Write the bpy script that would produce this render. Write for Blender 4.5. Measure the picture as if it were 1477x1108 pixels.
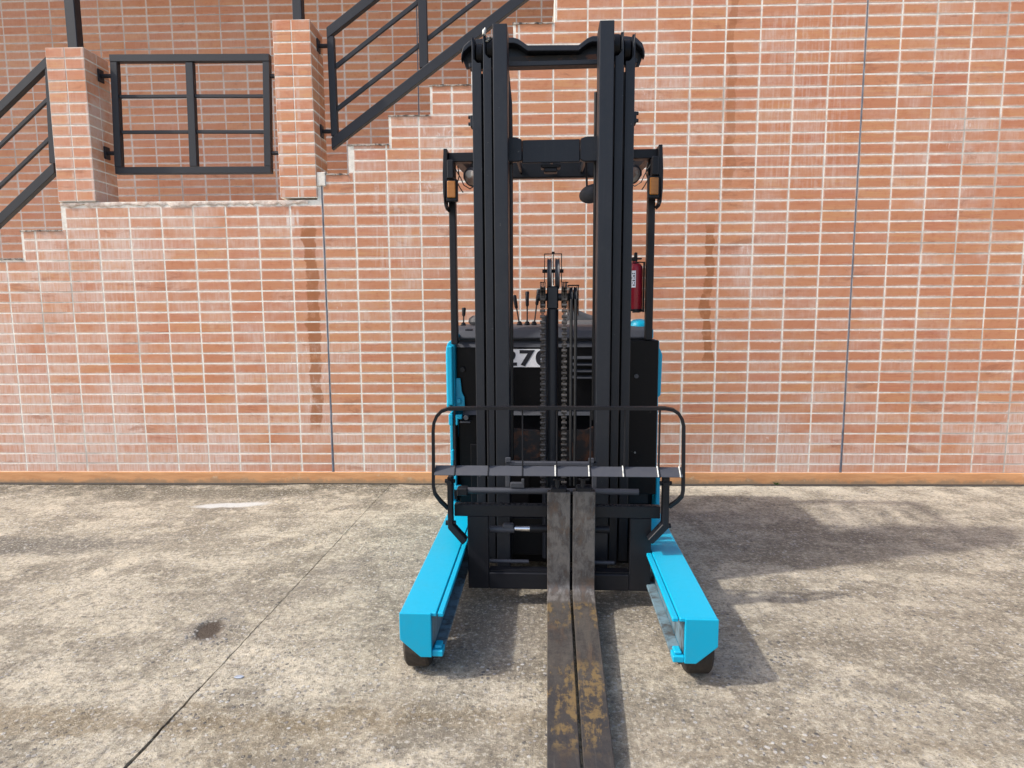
import bpy, bmesh, math, random
from mathutils import Vector, Matrix
random.seed(7)
R = math.radians
for o in list(bpy.data.objects):
    bpy.data.objects.remove(o)
SC = bpy.context.scene
COL = SC.collection

# ------------------------------------------------------------------ camera
PITCH, YAW, ROLL = 0.121802, 0.028145, -0.005828
CAM_H = 1.3457
cy_, sy_ = math.cos(YAW), math.sin(YAW)
FWD = Vector((-sy_*math.cos(PITCH), cy_*math.cos(PITCH), -math.sin(PITCH)))
rt = Vector((cy_, sy_, 0)); up = rt.cross(FWD)
RIGHT = rt*math.cos(ROLL) + up*math.sin(ROLL)
UP = -rt*math.sin(ROLL) + up*math.cos(ROLL)
cd = bpy.data.cameras.new('camera'); cam = bpy.data.objects.new('camera', cd); COL.objects.link(cam)
M4 = Matrix((RIGHT, UP, -FWD)).transposed().to_4x4(); M4.translation = (0, 0, CAM_H)
cam.matrix_world = M4
cd.sensor_fit = 'HORIZONTAL'; cd.sensor_width = 36; cd.lens = 36*920/1477
cd.clip_start = 0.05; cd.clip_end = 500
SC.camera = cam

# ------------------------------------------------------------------ light
SUN_EL, SUN_AZ = R(45.5), R(75)       # azimuth of travel measured from +Y towards +X
sd = Vector((math.sin(SUN_AZ)*math.cos(SUN_EL), math.cos(SUN_AZ)*math.cos(SUN_EL), -math.sin(SUN_EL)))
W = bpy.data.worlds.new('World'); SC.world = W; W.use_nodes = True
wn = W.node_tree.nodes; wl = W.node_tree.links
sky = wn.new('ShaderNodeTexSky'); sky.sky_type = 'NISHITA'; sky.sun_disc = False
sky.sun_elevation = SUN_EL
sky.sun_rotation = math.atan2(-sd.x, -sd.y)
sky.air_density = 1.0; sky.dust_density = 3.0; sky.ozone_density = 1.0
bg = wn['Background']; wl.new(sky.outputs[0], bg.inputs[0]); bg.inputs[1].default_value = 0.15
ld = bpy.data.lights.new('sun', 'SUN'); ld.energy = 2.25; ld.angle = R(1.8); ld.color = (1, 0.95, 0.87)
sun = bpy.data.objects.new('sun', ld); COL.objects.link(sun)
sun.rotation_euler = sd.to_track_quat('-Z', 'Y').to_euler(); sun.location = (-6, -3, 9)
SC.view_settings.view_transform = 'Standard'
try: SC.view_settings.look = 'None'
except Exception: pass
SC.view_settings.exposure = 0.84
SC.view_settings.gamma = 1
SC.view_settings.use_curve_mapping = False

# ------------------------------------------------------------------ helpers: materials
class NT:
    def __init__(s, name):
        s.m = bpy.data.materials.new(name); s.m.use_nodes = True
        s.t = s.m.node_tree; s.n = s.t.nodes; s.bsdf = s.n['Principled BSDF']
        s._pos = None
    def new(s, ty, **kw):
        n = s.n.new(ty)
        for k, v in kw.items(): setattr(n, k, v)
        return n
    def put(s, sock, v):
        if isinstance(v, bpy.types.NodeSocket): s.t.links.new(v, sock)
        elif v is not None:
            if isinstance(v, (tuple, list)) and len(v) == 3 and sock.type == 'RGBA': v = (*v, 1)
            sock.default_value = v
    @property
    def pos(s):
        if s._pos is None: s._pos = s.new('ShaderNodeNewGeometry').outputs['Position']
        return s._pos
    @property
    def obj(s): return s.new('ShaderNodeTexCoord').outputs['Object']
    def vmath(s, op, a, b=None):
        n = s.new('ShaderNodeVectorMath', operation=op); s.put(n.inputs[0], a)
        if b is not None: s.put(n.inputs[1], b)
        return n.outputs['Value'] if op in ('LENGTH', 'DISTANCE', 'DOT_PRODUCT') else n.outputs[0]
    def math(s, op, a, b=None, c=None, clamp=False):
        n = s.new('ShaderNodeMath', operation=op); n.use_clamp = clamp; s.put(n.inputs[0], a)
        if b is not None: s.put(n.inputs[1], b)
        if c is not None: s.put(n.inputs[2], c)
        return n.outputs[0]
    def noise(s, vec, scale, detail=4, rough=.55, dist=0):
        n = s.new('ShaderNodeTexNoise'); s.put(n.inputs['Vector'], vec); n.inputs['Scale'].default_value = scale
        n.inputs['Detail'].default_value = detail; n.inputs['Roughness'].default_value = rough; n.inputs['Distortion'].default_value = dist
        return n.outputs['Fac']
    def vor(s, vec, scale, feature='F1', rnd=1):
        n = s.new('ShaderNodeTexVoronoi', feature=feature); s.put(n.inputs['Vector'], vec); n.inputs['Scale'].default_value = scale
        n.inputs['Randomness'].default_value = rnd
        return n.outputs['Distance'], n.outputs.get('Color')
    def ramp(s, v, lo, hi, a=0., b=1.):
        n = s.new('ShaderNodeMapRange'); n.interpolation_type = 'SMOOTHSTEP'
        s.put(n.inputs[0], v); n.inputs[1].default_value = lo; n.inputs[2].default_value = hi
        n.inputs[3].default_value = a; n.inputs[4].default_value = b
        return n.outputs[0]
    def mix(s, f, a, b, blend='MIX'):
        n = s.new('ShaderNodeMix', data_type='RGBA', blend_type=blend); s.put(n.inputs[0], f); s.put(n.inputs[6], a); s.put(n.inputs[7], b)
        return n.outputs[2]
    def mapping(s, vec, scale=(1, 1, 1), rot=(0, 0, 0), loc=(0, 0, 0)):
        n = s.new('ShaderNodeMapping'); s.put(n.inputs[0], vec)
        n.inputs['Scale'].default_value = scale; n.inputs['Rotation'].default_value = rot; n.inputs['Location'].default_value = loc
        return n.outputs[0]
    def sep(s, v):
        n = s.new('ShaderNodeSeparateXYZ'); s.put(n.inputs[0], v); return n.outputs
    def comb(s, x, y, z):
        n = s.new('ShaderNodeCombineXYZ'); s.put(n.inputs[0], x); s.put(n.inputs[1], y); s.put(n.inputs[2], z); return n.outputs[0]
    def bump(s, h, strength=.3, dist=.01, nrm=None):
        n = s.new('ShaderNodeBump'); n.inputs['Strength'].default_value = strength; n.inputs['Distance'].default_value = dist
        s.put(n.inputs['Height'], h)
        if nrm is not None: s.put(n.inputs['Normal'], nrm)
        return n.outputs[0]
    def out(s, col=None, rough=None, metal=None, nrm=None, spec=None, coat=None):
        b = s.bsdf.inputs
        if col is not None: s.put(b['Base Color'], col)
        if rough is not None: s.put(b['Roughness'], rough)
        if metal is not None: s.put(b['Metallic'], metal)
        if nrm is not None: s.put(b['Normal'], nrm)
        if spec is not None: s.put(b['Specular IOR Level'], spec)
        if coat is not None: s.put(b['Coat Weight'], coat)
        return s.m

def painted(name, col, rough=.42, dust=.25, dustcol=(.2, .18, .15), chips=0., chipcol=(.25, .22, .2), orange=.0, spec=.5):
    t = NT(name); p = t.obj
    n1 = t.noise(p, 5, 6, .6); n2 = t.noise(p, 45, 5, .65); n3 = t.noise(t.mapping(p, (60, 60, 3)), 1, 3, .6)
    f = t.math('MULTIPLY', t.ramp(t.math('ADD', t.math('MULTIPLY', n1, .6), t.math('MULTIPLY', n2, .4)), .45, .72), dust)
    c = t.mix(f, col, dustcol)
    c = t.mix(t.ramp(n3, .55, .8, 0, dust*.5), c, dustcol)
    if chips:
        ch = t.ramp(t.noise(p, 38, 3, .7), .70, .735, 0, chips)
        c = t.mix(ch, c, chipcol)
    rr = t.math('ADD', t.math('MULTIPLY', n2, .25), rough-.1)
    h = t.math('ADD', t.math('MULTIPLY', n2, .35), t.math('MULTIPLY', t.noise(p, 220, 2), orange))
    return t.out(c, rr, 0, t.bump(h, .12, .004), spec)

def plain(name, col, rough=.5, metal=0., var=.2, scale=30):
    t = NT(name); p = t.obj
    n = t.noise(p, scale, 5, .6)
    dark = tuple(c*(1-var) for c in col); lite = tuple(min(1, c*(1+var)) for c in col)
    return t.out(t.mix(t.ramp(n, .3, .7), dark, lite), t.math('ADD', t.math('MULTIPLY', n, .2), rough-.1), metal, t.bump(n, .1, .003))

M = {}
M['black'] = painted('black_paint', (.0075, .0082, .0115), .42, .16, (.030, .029, .030), .25, (.07, .068, .066), spec=.3)
M['mast'] = painted('mast_paint', (.0105, .0128, .0185), .42, .28, (.032, .034, .038), .6, (.12, .12, .12), spec=.38)
M['panel'] = painted('satin_panel', (.0038, .0038, .0052), .36, .10, (.014, .0135, .013), .1, spec=.16)
M['grey'] = painted('grey_plastic', (.043, .046, .058), .5, .25, (.085, .082, .082))
M['blue'] = painted('turquoise_paint', (.001, .345, .535), .38, .14, (.09, .27, .31), .55, (.10, .16, .18), .3, .35)
M['rubber'] = painted('tyre_rubber', (.035, .029, .025), .8, .6, (.10, .085, .07), spec=.2)
M['steel'] = plain('bare_steel', (.28, .28, .29), .4, .9, .3)
M['chrome'] = plain('chrome_rod', (.75, .76, .78), .15, 1., .1)
M['chain'] = plain('greasy_chain', (.085, .076, .07), .42, .55, .5, 60)
M['hose'] = plain('hose_rubber', (.012, .012, .013), .5, 0, .3)
M['white'] = plain('white_print', (.86, .87, .92), .55, 0, .06)
M['ink'] = plain('black_print', (.012, .012, .02), .5, 0, .1)
M['dirtywhite'] = plain('white_splash', (.62, .62, .58), .8, 0, .3, 60)
M['red'] = painted('red_enamel', (.33, .012, .028), .28, .12, (.25, .08, .08))
M['railing'] = painted('railing_paint', (.0085, .0095, .0145), .5, .25, (.028, .027, .032), .35, (.05, .045, .045))
M['seat'] = painted('seat_vinyl', (.07, .07, .075), .55, .3)

# amber lens
t = NT('amber_lens'); p = t.obj
c = t.mix(t.ramp(t.sep(t.vmath('FRACTION', t.mapping(p, (1, 1, 160))))[2], .2, .8), (.28, .10, .018), (.42, .17, .03))
M['amber'] = t.out(c, .3)
t = NT('lamp_glass'); M['lampglass'] = t.out(t.mix(t.ramp(t.noise(t.obj, 25, 3), .4, .6), (.30, .2, .16), (.48, .46, .43)), .15)

# concrete
def spot(t, xy, rx, ry, ang, warp, soft=.5):
    v = t.vmath('ADD', t.pos, warp)
    v = t.vmath('SUBTRACT', v, (xy[0], xy[1], 0))
    v = t.mapping(v, (1, 1, 0), (0, 0, -ang))
    v = t.vmath('MULTIPLY', v, (1/rx, 1/ry, 0))
    return t.ramp(t.vmath('LENGTH', v), 1-soft, 1+soft, 1, 0)
def concrete():
    t = NT('weathered_concrete'); p = t.pos
    n_big = t.noise(p, .9, 6, .62, .4)
    n_mid = t.noise(p, 4.2, 8, .65, .3)
    n_fine = t.noise(p, 34, 8, .72)
    n_grain = t.noise(p, 190, 4, .7)
    brush = t.noise(t.mapping(p, (55, 4, 1), (0, 0, R(-35))), 1, 5, .65, .3)
    streak = t.noise(t.mapping(p, (.75, 3.6, 1), (0, 0, R(-14))), 1.3, 7, .65, .5)
    nw = t.new('ShaderNodeTexNoise'); t.put(nw.inputs['Vector'], p); nw.inputs['Scale'].default_value = 7; nw.inputs['Detail'].default_value = 6
    warp = t.vmath('MULTIPLY', t.vmath('SUBTRACT', nw.outputs['Color'], (.5, .5, .5)), (.35, .35, 0))
    warps = t.vmath('MULTIPLY', warp, (.22, .22, 0))
    cream = (.61, .54, .42); mid = (.45, .395, .295); dark = (.21, .18, .135)
    c = t.mix(t.ramp(n_mid, .36, .66), cream, mid)
    c = t.mix(t.ramp(n_fine, .44, .60, 0, .62), c, (.25, .222, .18)); c = t.mix(t.ramp(t.noise(p, 85, 6, .75), .52, .66, 0, .7), c, (.66, .62, .54)); c = t.mix(t.ramp(t.noise(t.vmath('ADD', p, (3, 7, 1)), 70, 6, .75), .53, .64, 0, .7), c, (.19, .17, .145))
    st = t.math('ADD', t.math('MULTIPLY', n_big, .45), t.math('MULTIPLY', streak, .55))
    c = t.mix(t.ramp(st, .46, .62, 0, .8), c, dark)
    c = t.mix(t.ramp(brush, .52, .70, 0, .42), c, (.20, .175, .14))
    frac = t.noise(p, 2.1, 12, .74, .25); frac2 = t.noise(t.vmath('ADD', p, (11, 4, 0)), 5.5, 12, .76, .2)
    c = t.mix(t.ramp(frac, .49, .57, 0, .72), c, (.215, .186, .142))
    c = t.mix(t.ramp(frac2, .54, .62, 0, .38), c, (.18, .155, .118))
    c = t.mix(t.ramp(frac2, .47, .39, 0, .55), c, (.68, .60, .46))
    x, y, z = t.sep(p)
    # dark algae near the wall on the left, pale cement near it on the right
    nearw = t.ramp(t.math('ADD', y, t.math('MULTIPLY', n_mid, .7)), 4.42, 5.0)
    leftside = t.ramp(x, -1.0, 1.6, 1, 0)
    c = t.mix(t.math('MULTIPLY', t.math('MULTIPLY', nearw, leftside), t.ramp(frac2, .42, .54, .25, .95)), c, (.115, .102, .072))
    rightpale = t.math('MULTIPLY', t.ramp(y, 4.35, 4.65), t.ramp(x, .4, 1.5))
    c = t.mix(t.math('MULTIPLY', rightpale, t.ramp(n_mid, .38, .62, .9, .1)), c, (.62, .57, .46))
    # broad stains, painted shadows and a dark oval, each with its own place
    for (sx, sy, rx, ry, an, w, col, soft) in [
        (-2.85, 3.42, .62, .15, 0.08, .8, (.13, .118, .10), .4), (-2.1, 3.55, .3, .05, .1, .35, (.2, .18, .15), .6),  # leading grey patch: shadow from out of frame, painted into the concrete
        (1.9, 3.6, .9, .16, .12, .45, (.17, .15, .12), .7), (1.2, 3.95, .55, .10, -.05, .4, (.2, .17, .14), .7), (2.7, 4.1, .6, .06, .0, .4, (.17, .15, .12), .7),  # last entry: grey shadow patch towards the right edge, painted in
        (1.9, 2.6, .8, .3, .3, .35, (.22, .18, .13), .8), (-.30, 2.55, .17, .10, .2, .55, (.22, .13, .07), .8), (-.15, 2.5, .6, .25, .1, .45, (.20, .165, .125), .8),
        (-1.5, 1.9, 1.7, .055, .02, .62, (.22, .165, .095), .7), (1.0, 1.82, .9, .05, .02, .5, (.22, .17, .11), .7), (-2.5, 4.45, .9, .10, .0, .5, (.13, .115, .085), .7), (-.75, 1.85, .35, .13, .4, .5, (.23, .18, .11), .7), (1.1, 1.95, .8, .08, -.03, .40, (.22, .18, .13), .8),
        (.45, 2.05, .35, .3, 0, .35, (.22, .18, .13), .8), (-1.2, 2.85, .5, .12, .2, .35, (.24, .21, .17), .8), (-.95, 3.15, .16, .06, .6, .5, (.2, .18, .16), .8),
        (.0, 3.25, .75, .9, 0, .6, (.14, .12, .10), .4)]:  # darker oval on the ground beneath the truck
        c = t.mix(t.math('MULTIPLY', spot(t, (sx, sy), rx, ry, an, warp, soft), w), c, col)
    g1 = t.noise(t.vmath('ADD', p, (2, 9, 0)), 24, 11, .84); g2 = t.noise(t.vmath('ADD', p, (7, 3, 0)), 55, 8, .8)
    c = t.mix(t.ramp(g1, .53, .60, 0, .75), c, (.13, .115, .095)); c = t.mix(t.ramp(g1, .46, .40, 0, .6), c, (.70, .63, .49)); c = t.mix(t.ramp(g2, .47, .40, 0, .60), c, (.66, .62, .53)); c = t.mix(t.ramp(g2, .56, .62, 0, .6), c, (.12, .11, .10))
    # exposed aggregate
    pv = t.vmath('ADD', p, t.vmath('MULTIPLY', t.vmath('SUBTRACT', nw.outputs['Color'], (.5, .5, .5)), (.02, .02, 0)))
    d1, c1 = t.vor(pv, 52); s1 = t.sep(c1)
    patch = t.ramp(t.math('ADD', t.math('MULTIPLY', n_mid, .5), t.math('MULTIPLY', t.noise(p, 1.7, 4, .6), .5)), .42, .62, .25, 1)
    stone = t.math('MULTIPLY', t.math('MULTIPLY', t.ramp(d1, .28, .42, 1, 0), t.math('GREATER_THAN', s1[0], .54)), patch)
    scol = t.mix(t.ramp(s1[1], .15, .9), (.085, .085, .095), (.60, .59, .58))
    c = t.mix(t.math('MULTIPLY', stone, .85), c, scol)
    d2, c2 = t.vor(pv, 150); s2 = t.sep(c2)
    grit = t.math('MULTIPLY', t.ramp(d2, .25, .45, 1, 0), t.math('GREATER_THAN', s2[0], .72))
    c = t.mix(t.math('MULTIPLY', grit, t.ramp(n_mid, .35, .6, .25, .8)), c, t.mix(s2[1], (.09, .08, .075), (.5, .46, .39)))
    pits = t.ramp(n_grain, .60, .72, 0, .75)
    c = t.mix(pits, c, (.12, .10, .08))
    # pale mortar smear and dark pit
    c = t.mix(spot(t, (-2.05, 4.19), .24, .055, .15, warps, .3), c, (.60, .60, .58))
    pit = spot(t, (-1.345, 2.50), .055, .085, .2, warps, .35)
    c = t.mix(t.math('MULTIPLY', spot(t, (-1.345, 2.51), .10, .14, .2, warp, .6), .5), c, (.2, .18, .16))
    c = t.mix(t.math('MULTIPLY', pit, .9), c, (.062, .044, .033))
    h = t.math('ADD', t.math('MULTIPLY', n_fine, .6), t.math('MULTIPLY', n_grain, .35))
    h = t.math('ADD', h, t.math('MULTIPLY', stone, .35)); h = t.math('SUBTRACT', h, t.math('MULTIPLY', g1, .9))
    h = t.math('ADD', h, t.math('MULTIPLY', grit, .2))
    h = t.math('SUBTRACT', h, t.math('MULTIPLY', pit, 1.8))
    h = t.math('SUBTRACT', h, t.math('MULTIPLY', pits, .3))
    h = t.math('ADD', h, t.math('MULTIPLY', brush, .25))
    return t.out(c, t.ramp(n_fine, .3, .7, .95, .75), 0, t.bump(h, .9, .014), .25)
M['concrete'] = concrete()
t = NT('joint_dirt'); M['dirt'] = t.out(t.mix(t.noise(t.pos, 40, 5), (.022, .019, .016), (.08, .07, .058)), .95)
t = NT('joint_sediment'); M['sediment'] = t.out(t.mix(t.ramp(t.math('ADD', t.math('MULTIPLY', t.noise(t.pos, 9, 6, .7), 1.2), t.sep(t.pos)[1]), 2.3, 3.0), (.03, .026, .022), (.13, .112, .088)), .95)

# brick and mortar. Colour varies brick by brick, found from the brick's own place on the grid.
def brick_mat(name, ax, ox, px, oz, pz, hi, lo, haze=.5, stains=(), drips=False):
    t = NT(name); p = t.pos; x, y, z = t.sep(p)
    u = {'x': x, 'y': y}[ax]
    cu = t.math('FLOOR', t.math('DIVIDE', t.math('SUBTRACT', u, ox), px)); cz = t.math('FLOOR', t.math('DIVIDE', t.math('SUBTRACT', z, oz), pz))
    wn_ = t.new('ShaderNodeTexWhiteNoise', noise_dimensions='3D'); t.put(wn_.inputs['Vector'], t.comb(cu, cz, 3.7))
    rnd = wn_.outputs['Value']; rc = t.sep(wn_.outputs['Color'])
    off = t.vmath('ADD', p, t.vmath('MULTIPLY', wn_.outputs['Color'], (9, 9, 9)))
    streakh = t.noise(t.mapping(off, (5, 5, 75)), 1, 4, .6, .3)      # drag marks along the brick
    mott = t.noise(off, 22, 6, .65)
    fine = t.noise(p, 170, 4, .7)
    c = t.mix(t.ramp(rnd, -.7, 1.5), lo, hi)
    c = t.mix(t.ramp(streakh, .35, .7, 0, .65), c, t.mix(rc[1], (hi[0]*1.05, hi[1]*1.25, hi[2]*1.05), (lo[0]*.95, lo[1]*.80, lo[2]*.95)))
    c = t.mix(t.ramp(mott, .5, .72, 0, .5), c, (lo[0]*.88, lo[1]*.74, lo[2]*.74))
    # efflorescence: wide clouds times vertical runs times chance of the single brick
    cloud = t.noise(p, 1.15, 5, .6, .4); runs = t.noise(t.mapping(off, (65, 65, 6)), 1, 4, .65); mid = t.noise(p, 7, 6, .6)
    lowb = t.ramp(z, .1, .75, .12, 0)
    e = t.math('ADD', t.math('MULTIPLY', cloud, .5), t.math('MULTIPLY', mid, .3)); e = t.math('ADD', e, t.math('MULTIPLY', rc[2], .12)); e = t.math('ADD', e, .05); e = t.math('ADD', e, lowb); e = t.math('ADD', e, t.ramp(x, -3.6, -1.2, .10, 0))
    e2 = t.math('ADD', t.math('MULTIPLY', cloud, .45), t.math('MULTIPLY', t.noise(t.mapping(off, (30, 30, 9)), 1, 7, .75, .6), .55))
    e = t.math('MULTIPLY', t.ramp(e, .46, .74), t.ramp(runs, .28, .68, .35, 1))
    wv = t.math('MULTIPLY', t.ramp(e2, .595, .66), haze)
    c = t.mix(t.math('MULTIPLY', e, haze), c, (.68, .53, .46))
    c = t.mix(t.math('MULTIPLY', wv, .75), c, (.76, .66, .60))
    # mortar smeared over the arrises, and damp dark marks
    fu = t.math('SUBTRACT', t.math('DIVIDE', t.math('SUBTRACT', u, ox), px), cu); fz = t.math('SUBTRACT', t.math('DIVIDE', t.math('SUBTRACT', z, oz), pz), cz)
    eu = t.math('MULTIPLY', t.math('MINIMUM', fu, t.math('SUBTRACT', 1, fu)), px); ez = t.math('MULTIPLY', t.math('MINIMUM', fz, t.math('SUBTRACT', 1, fz)), pz)
    ed = t.math('SUBTRACT', t.math('MINIMUM', eu, ez), t.math('MULTIPLY', t.noise(off, 38, 6, .7), .024))
    c = t.mix(t.math('MULTIPLY', t.ramp(ed, -.006, .006, 1, 0), t.math('MULTIPLY', t.ramp(t.noise(p, 3.1, 5, .65), .36, .62), .62)), c, (.66, .54, .47))
    dk = t.noise(t.mapping(p, (2.2, 2.2, 7), (0, 0, 0), (5, 0, 2)), 1, 7, .68, .5)
    c = t.mix(t.math('MULTIPLY', t.ramp(dk, .585, .68), .55), c, (.33, .135, .075))
    for (sx, z0, z1, w, wgt) in stains:                                # water marks below leaks
        wob = t.math('MULTIPLY', t.math('SUBTRACT', t.noise(p, 3.6, 6, .6), .5), .19)
        m = t.math('MULTIPLY', t.ramp(t.math('ABSOLUTE', t.math('SUBTRACT', t.math('ADD', x, wob), sx)), w*.85, w*1.15, 1, 0), t.math('MULTIPLY', t.ramp(z, z0-.04, z0+.06), t.ramp(z, z1-.12, z1+.05, 1, 0)))
        c = t.mix(t.math('MULTIPLY', t.math('MULTIPLY', m, t.ramp(t.noise(p, 13, 6, .7), .30, .52, .45, 1)), wgt), c, (.32, .115, .042))
    if drips:       # lime runs under the landing edge and splashes on the right hand part
        run = t.noise(t.mapping(p, (60, 1, 3.5), (0, 0, 0), (1, 0, 4)), 1, 4, .6)
        for (dx, dw, z0, z1, w_) in ((-1.735, .075, 1.86, 2.08, .8), (-1.0, .16, 1.55, 2.3, .30), (1.95, .35, 2.1, 3.4, .22), (-3.3, .5, 1.2, 1.95, .22)):
            m = t.math('MULTIPLY', t.ramp(t.math('ABSOLUTE', t.math('SUBTRACT', x, dx)), dw*.6, dw*1.15, 1, 0), t.math('MULTIPLY', t.ramp(z, z0, z0+.12), t.ramp(z, z1-.1, z1, 1, 0)))
            c = t.mix(t.math('MULTIPLY', t.math('MULTIPLY', m, t.ramp(t.math('ADD', t.math('MULTIPLY', run, .6), t.math('MULTIPLY', t.noise(off, 14, 7, .75), .4)), .47, .60)), w_), c, (.74, .67, .62))
    h = t.math('ADD', t.math('MULTIPLY', streakh, .6), t.math('MULTIPLY', fine, .35)); h = t.math('ADD', h, t.math('MULTIPLY', mott, .4))
    return t.out(c, t.ramp(mott, .3, .7, .62, .82), 0, t.bump(h, .35, .005), .3)

# ------------------------------------------------------------------ helpers: meshes
class MB:
    def __init__(s): s.b = bmesh.new()
    def _bev(s, verts, bevel, seg=1):
        if bevel:
            es = list({e for v in verts for e in v.link_edges})
            bmesh.ops.bevel(s.b, geom=es, offset=bevel, segments=seg, affect='EDGES', profile=.5)
    def box(s, x0, x1, y0, y1, z0, z1, bevel=0., seg=1, rot=None, piv=None):
        vs = [s.b.verts.new((x, y, z)) for x in (x0, x1) for y in (y0, y1) for z in (z0, z1)]
        for f in ((0, 1, 3, 2), (4, 6, 7, 5), (0, 4, 5, 1), (2, 3, 7, 6), (0, 2, 6, 4), (1, 5, 7, 3)):
            s.b.faces.new([vs[i] for i in f])
        if rot is not None:
            bmesh.ops.rotate(s.b, verts=vs, cent=piv or ((x0+x1)/2, (y0+y1)/2, (z0+z1)/2), matrix=rot)
        s._bev(vs, bevel, seg); return s
    def prism(s, poly, axis, lo, hi, bevel=0., seg=1):
        def P(a, b, c): return {'x': (c, a, b), 'y': (a, c, b), 'z': (a, b, c)}[axis]
        A = [s.b.verts.new(P(a, b, lo)) for a, b in poly]; B = [s.b.verts.new(P(a, b, hi)) for a, b in poly]
        n = len(poly); fs = [s.b.faces.new(A), s.b.faces.new(B[::-1])]
        for i in range(n): fs.append(s.b.faces.new((A[i], B[i], B[(i+1) % n], A[(i+1) % n])))
        bmesh.ops.recalc_face_normals(s.b, faces=fs)
        s._bev(A+B, bevel, seg); return s
    def tube(s, pts, r, n=8, cap=True, flat=None):
        pts = [Vector(p) for p in pts]; rings = []; prev = None
        for i, p in enumerate(pts):
            d = (pts[min(i+1, len(pts)-1)]-pts[max(i-1, 0)]).normalized()
            if prev is None:
                a = Vector((0, 1, 0)) if abs(d.y) < .9 else Vector((1, 0, 0))
                a = (a-d*a.dot(d)).normalized()
            else: a = (prev-d*prev.dot(d)).normalized()
            prev = a; b = d.cross(a)
            rr = r[i] if isinstance(r, (list, tuple)) else r
            if flat: q = [(flat, rr), (-flat, rr), (-flat, -rr), (flat, -rr)]; ring = [s.b.verts.new(p+a*u+b*v) for u, v in q]
            else: ring = [s.b.verts.new(p+(a*math.cos(2*math.pi*k/n)+b*math.sin(2*math.pi*k/n))*rr) for k in range(n)]
            rings.append(ring)
        fs = []
        for A, B in zip(rings, rings[1:]):
            m = len(A)
            for k in range(m): fs.append(s.b.faces.new((A[k], A[(k+1) % m], B[(k+1) % m], B[k])))
        if cap: fs.append(s.b.faces.new(rings[0][::-1])); fs.append(s.b.faces.new(rings[-1]))
        bmesh.ops.recalc_face_normals(s.b, faces=fs)
        return s
    def lathe(s, prof, origin, axis='z', n=24):
        o = Vector(origin); rings = []; fs = []
        def P(r, h, a):
            c, q = r*math.cos(a), r*math.sin(a)
            return o+Vector({'z': (c, q, h), 'x': (h, c, q), 'y': (q, h, c)}[axis])
        for r, h in prof:
            rings.append([s.b.verts.new(P(max(r, 1e-5), h, 2*math.pi*k/n)) for k in range(n)])
        for A, B in zip(rings, rings[1:]):
            for k in range(n): fs.append(s.b.faces.new((A[k], A[(k+1) % n], B[(k+1) % n], B[k])))
        fs.append(s.b.faces.new(rings[0][::-1])); fs.append(s.b.faces.new(rings[-1]))
        bmesh.ops.recalc_face_normals(s.b, faces=fs); return s
    def cyl(s, axis, c, r, lo, hi, n=20): return s.lathe([(r*.93, lo), (r, lo+.06*r), (r, hi-.06*r), (r*.93, hi)], {'x': (0, c[0], c[1]), 'y': (c[0], 0, c[1]), 'z': (c[0], c[1], 0)}[axis], axis, n)
    def build(s, name, mat, parent=None, smooth=None):
        me = bpy.data.meshes.new(name); s.b.to_mesh(me); s.b.free()
        me.materials.append(mat)
        if smooth is not None:
            for f in me.polygons: f.use_smooth = True
            me.set_sharp_from_angle(angle=R(smooth))
        o = bpy.data.objects.new(name, me); COL.objects.link(o)
        if parent: o.parent = parent
        return o
def empty(name, loc, rz=0):
    o = bpy.data.objects.new(name, None); COL.objects.link(o); o.location = loc; o.rotation_euler = (0, 0, rz); o.empty_display_size = .2; return o
def tag(o, label=None, cat=None, group=None, kind=None):
    if label: o['label'] = label
    if cat: o['category'] = cat
    if group: o['group'] = group
    if kind: o['kind'] = kind
    return o
def projpx(P):     # only used to decide which bricks show largest
    q = Vector(P)-Vector((0, 0, CAM_H)); zz = q.dot(FWD)
    return 738.5+920*q.dot(RIGHT)/zz, 554-920*q.dot(UP)/zz, zz

# ------------------------------------------------------------------ ground
WY = 4.74            # face of the front wall
def jx(y): return -1.196+(y-1.697)*(-1.088+1.196)/(4.104-1.697)
ys = [-80, -30, -6, -2]+[-2+.03*i for i in range(1, 225)]+[WY+.02]
rg = random.Random(3)
Lp, Rp = [], []
for y in ys:
    g = .0014+.0042*max(0, 1-abs(y-1.72)/.5)+rg.uniform(-.0005, .0011)
    w = rg.uniform(-.0025, .0025)
    Lp.append((jx(y)-g+w, y)); Rp.append((jx(y)+g+w+rg.uniform(0, .002), y))
gb = MB()
def sheet(poly):
    vs = [gb.b.verts.new((x, y, 0)) for x, y in poly]; f = gb.b.faces.new(vs)
    if f.normal.z < 0: f.normal_flip()
    low = [gb.b.verts.new((x, y, -.03)) for x, y in poly]
    return vs, low
# strips along the joint so that the polygons stay simple
def strip(P, side):
    X = -80 if side < 0 else 80
    for (a, b) in zip(P, P[1:]):
        v = [gb.b.verts.new((x, y, 0)) for x, y in ((a[0], a[1]), (X, a[1]), (X, b[1]), (b[0], b[1]))]
        f = gb.b.faces.new(v if side > 0 else v[::-1])
        w = [gb.b.verts.new(q) for q in ((a[0], a[1], 0), (b[0], b[1], 0), (b[0], b[1], -.03), (a[0], a[1], -.03))]
        gb.b.faces.new(w)
strip(Lp, -1); strip(Rp, 1)
v = [gb.b.verts.new(q) for q in ((-80, WY+.02, -.002), (80, WY+.02, -.002), (80, 80, -.002), (-80, 80, -.002))]; gb.b.faces.new(v)
bmesh.ops.remove_doubles(gb.b, verts=gb.b.verts, dist=1e-5)
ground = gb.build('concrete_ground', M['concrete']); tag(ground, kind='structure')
d = MB(); v = [d.b.verts.new(q) for q in ((-2, -80, -.010), (-.4, -80, -.010), (-.4, 4.7, -.010), (-2, 4.7, -.010))]; d.b.faces.new(v)
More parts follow.
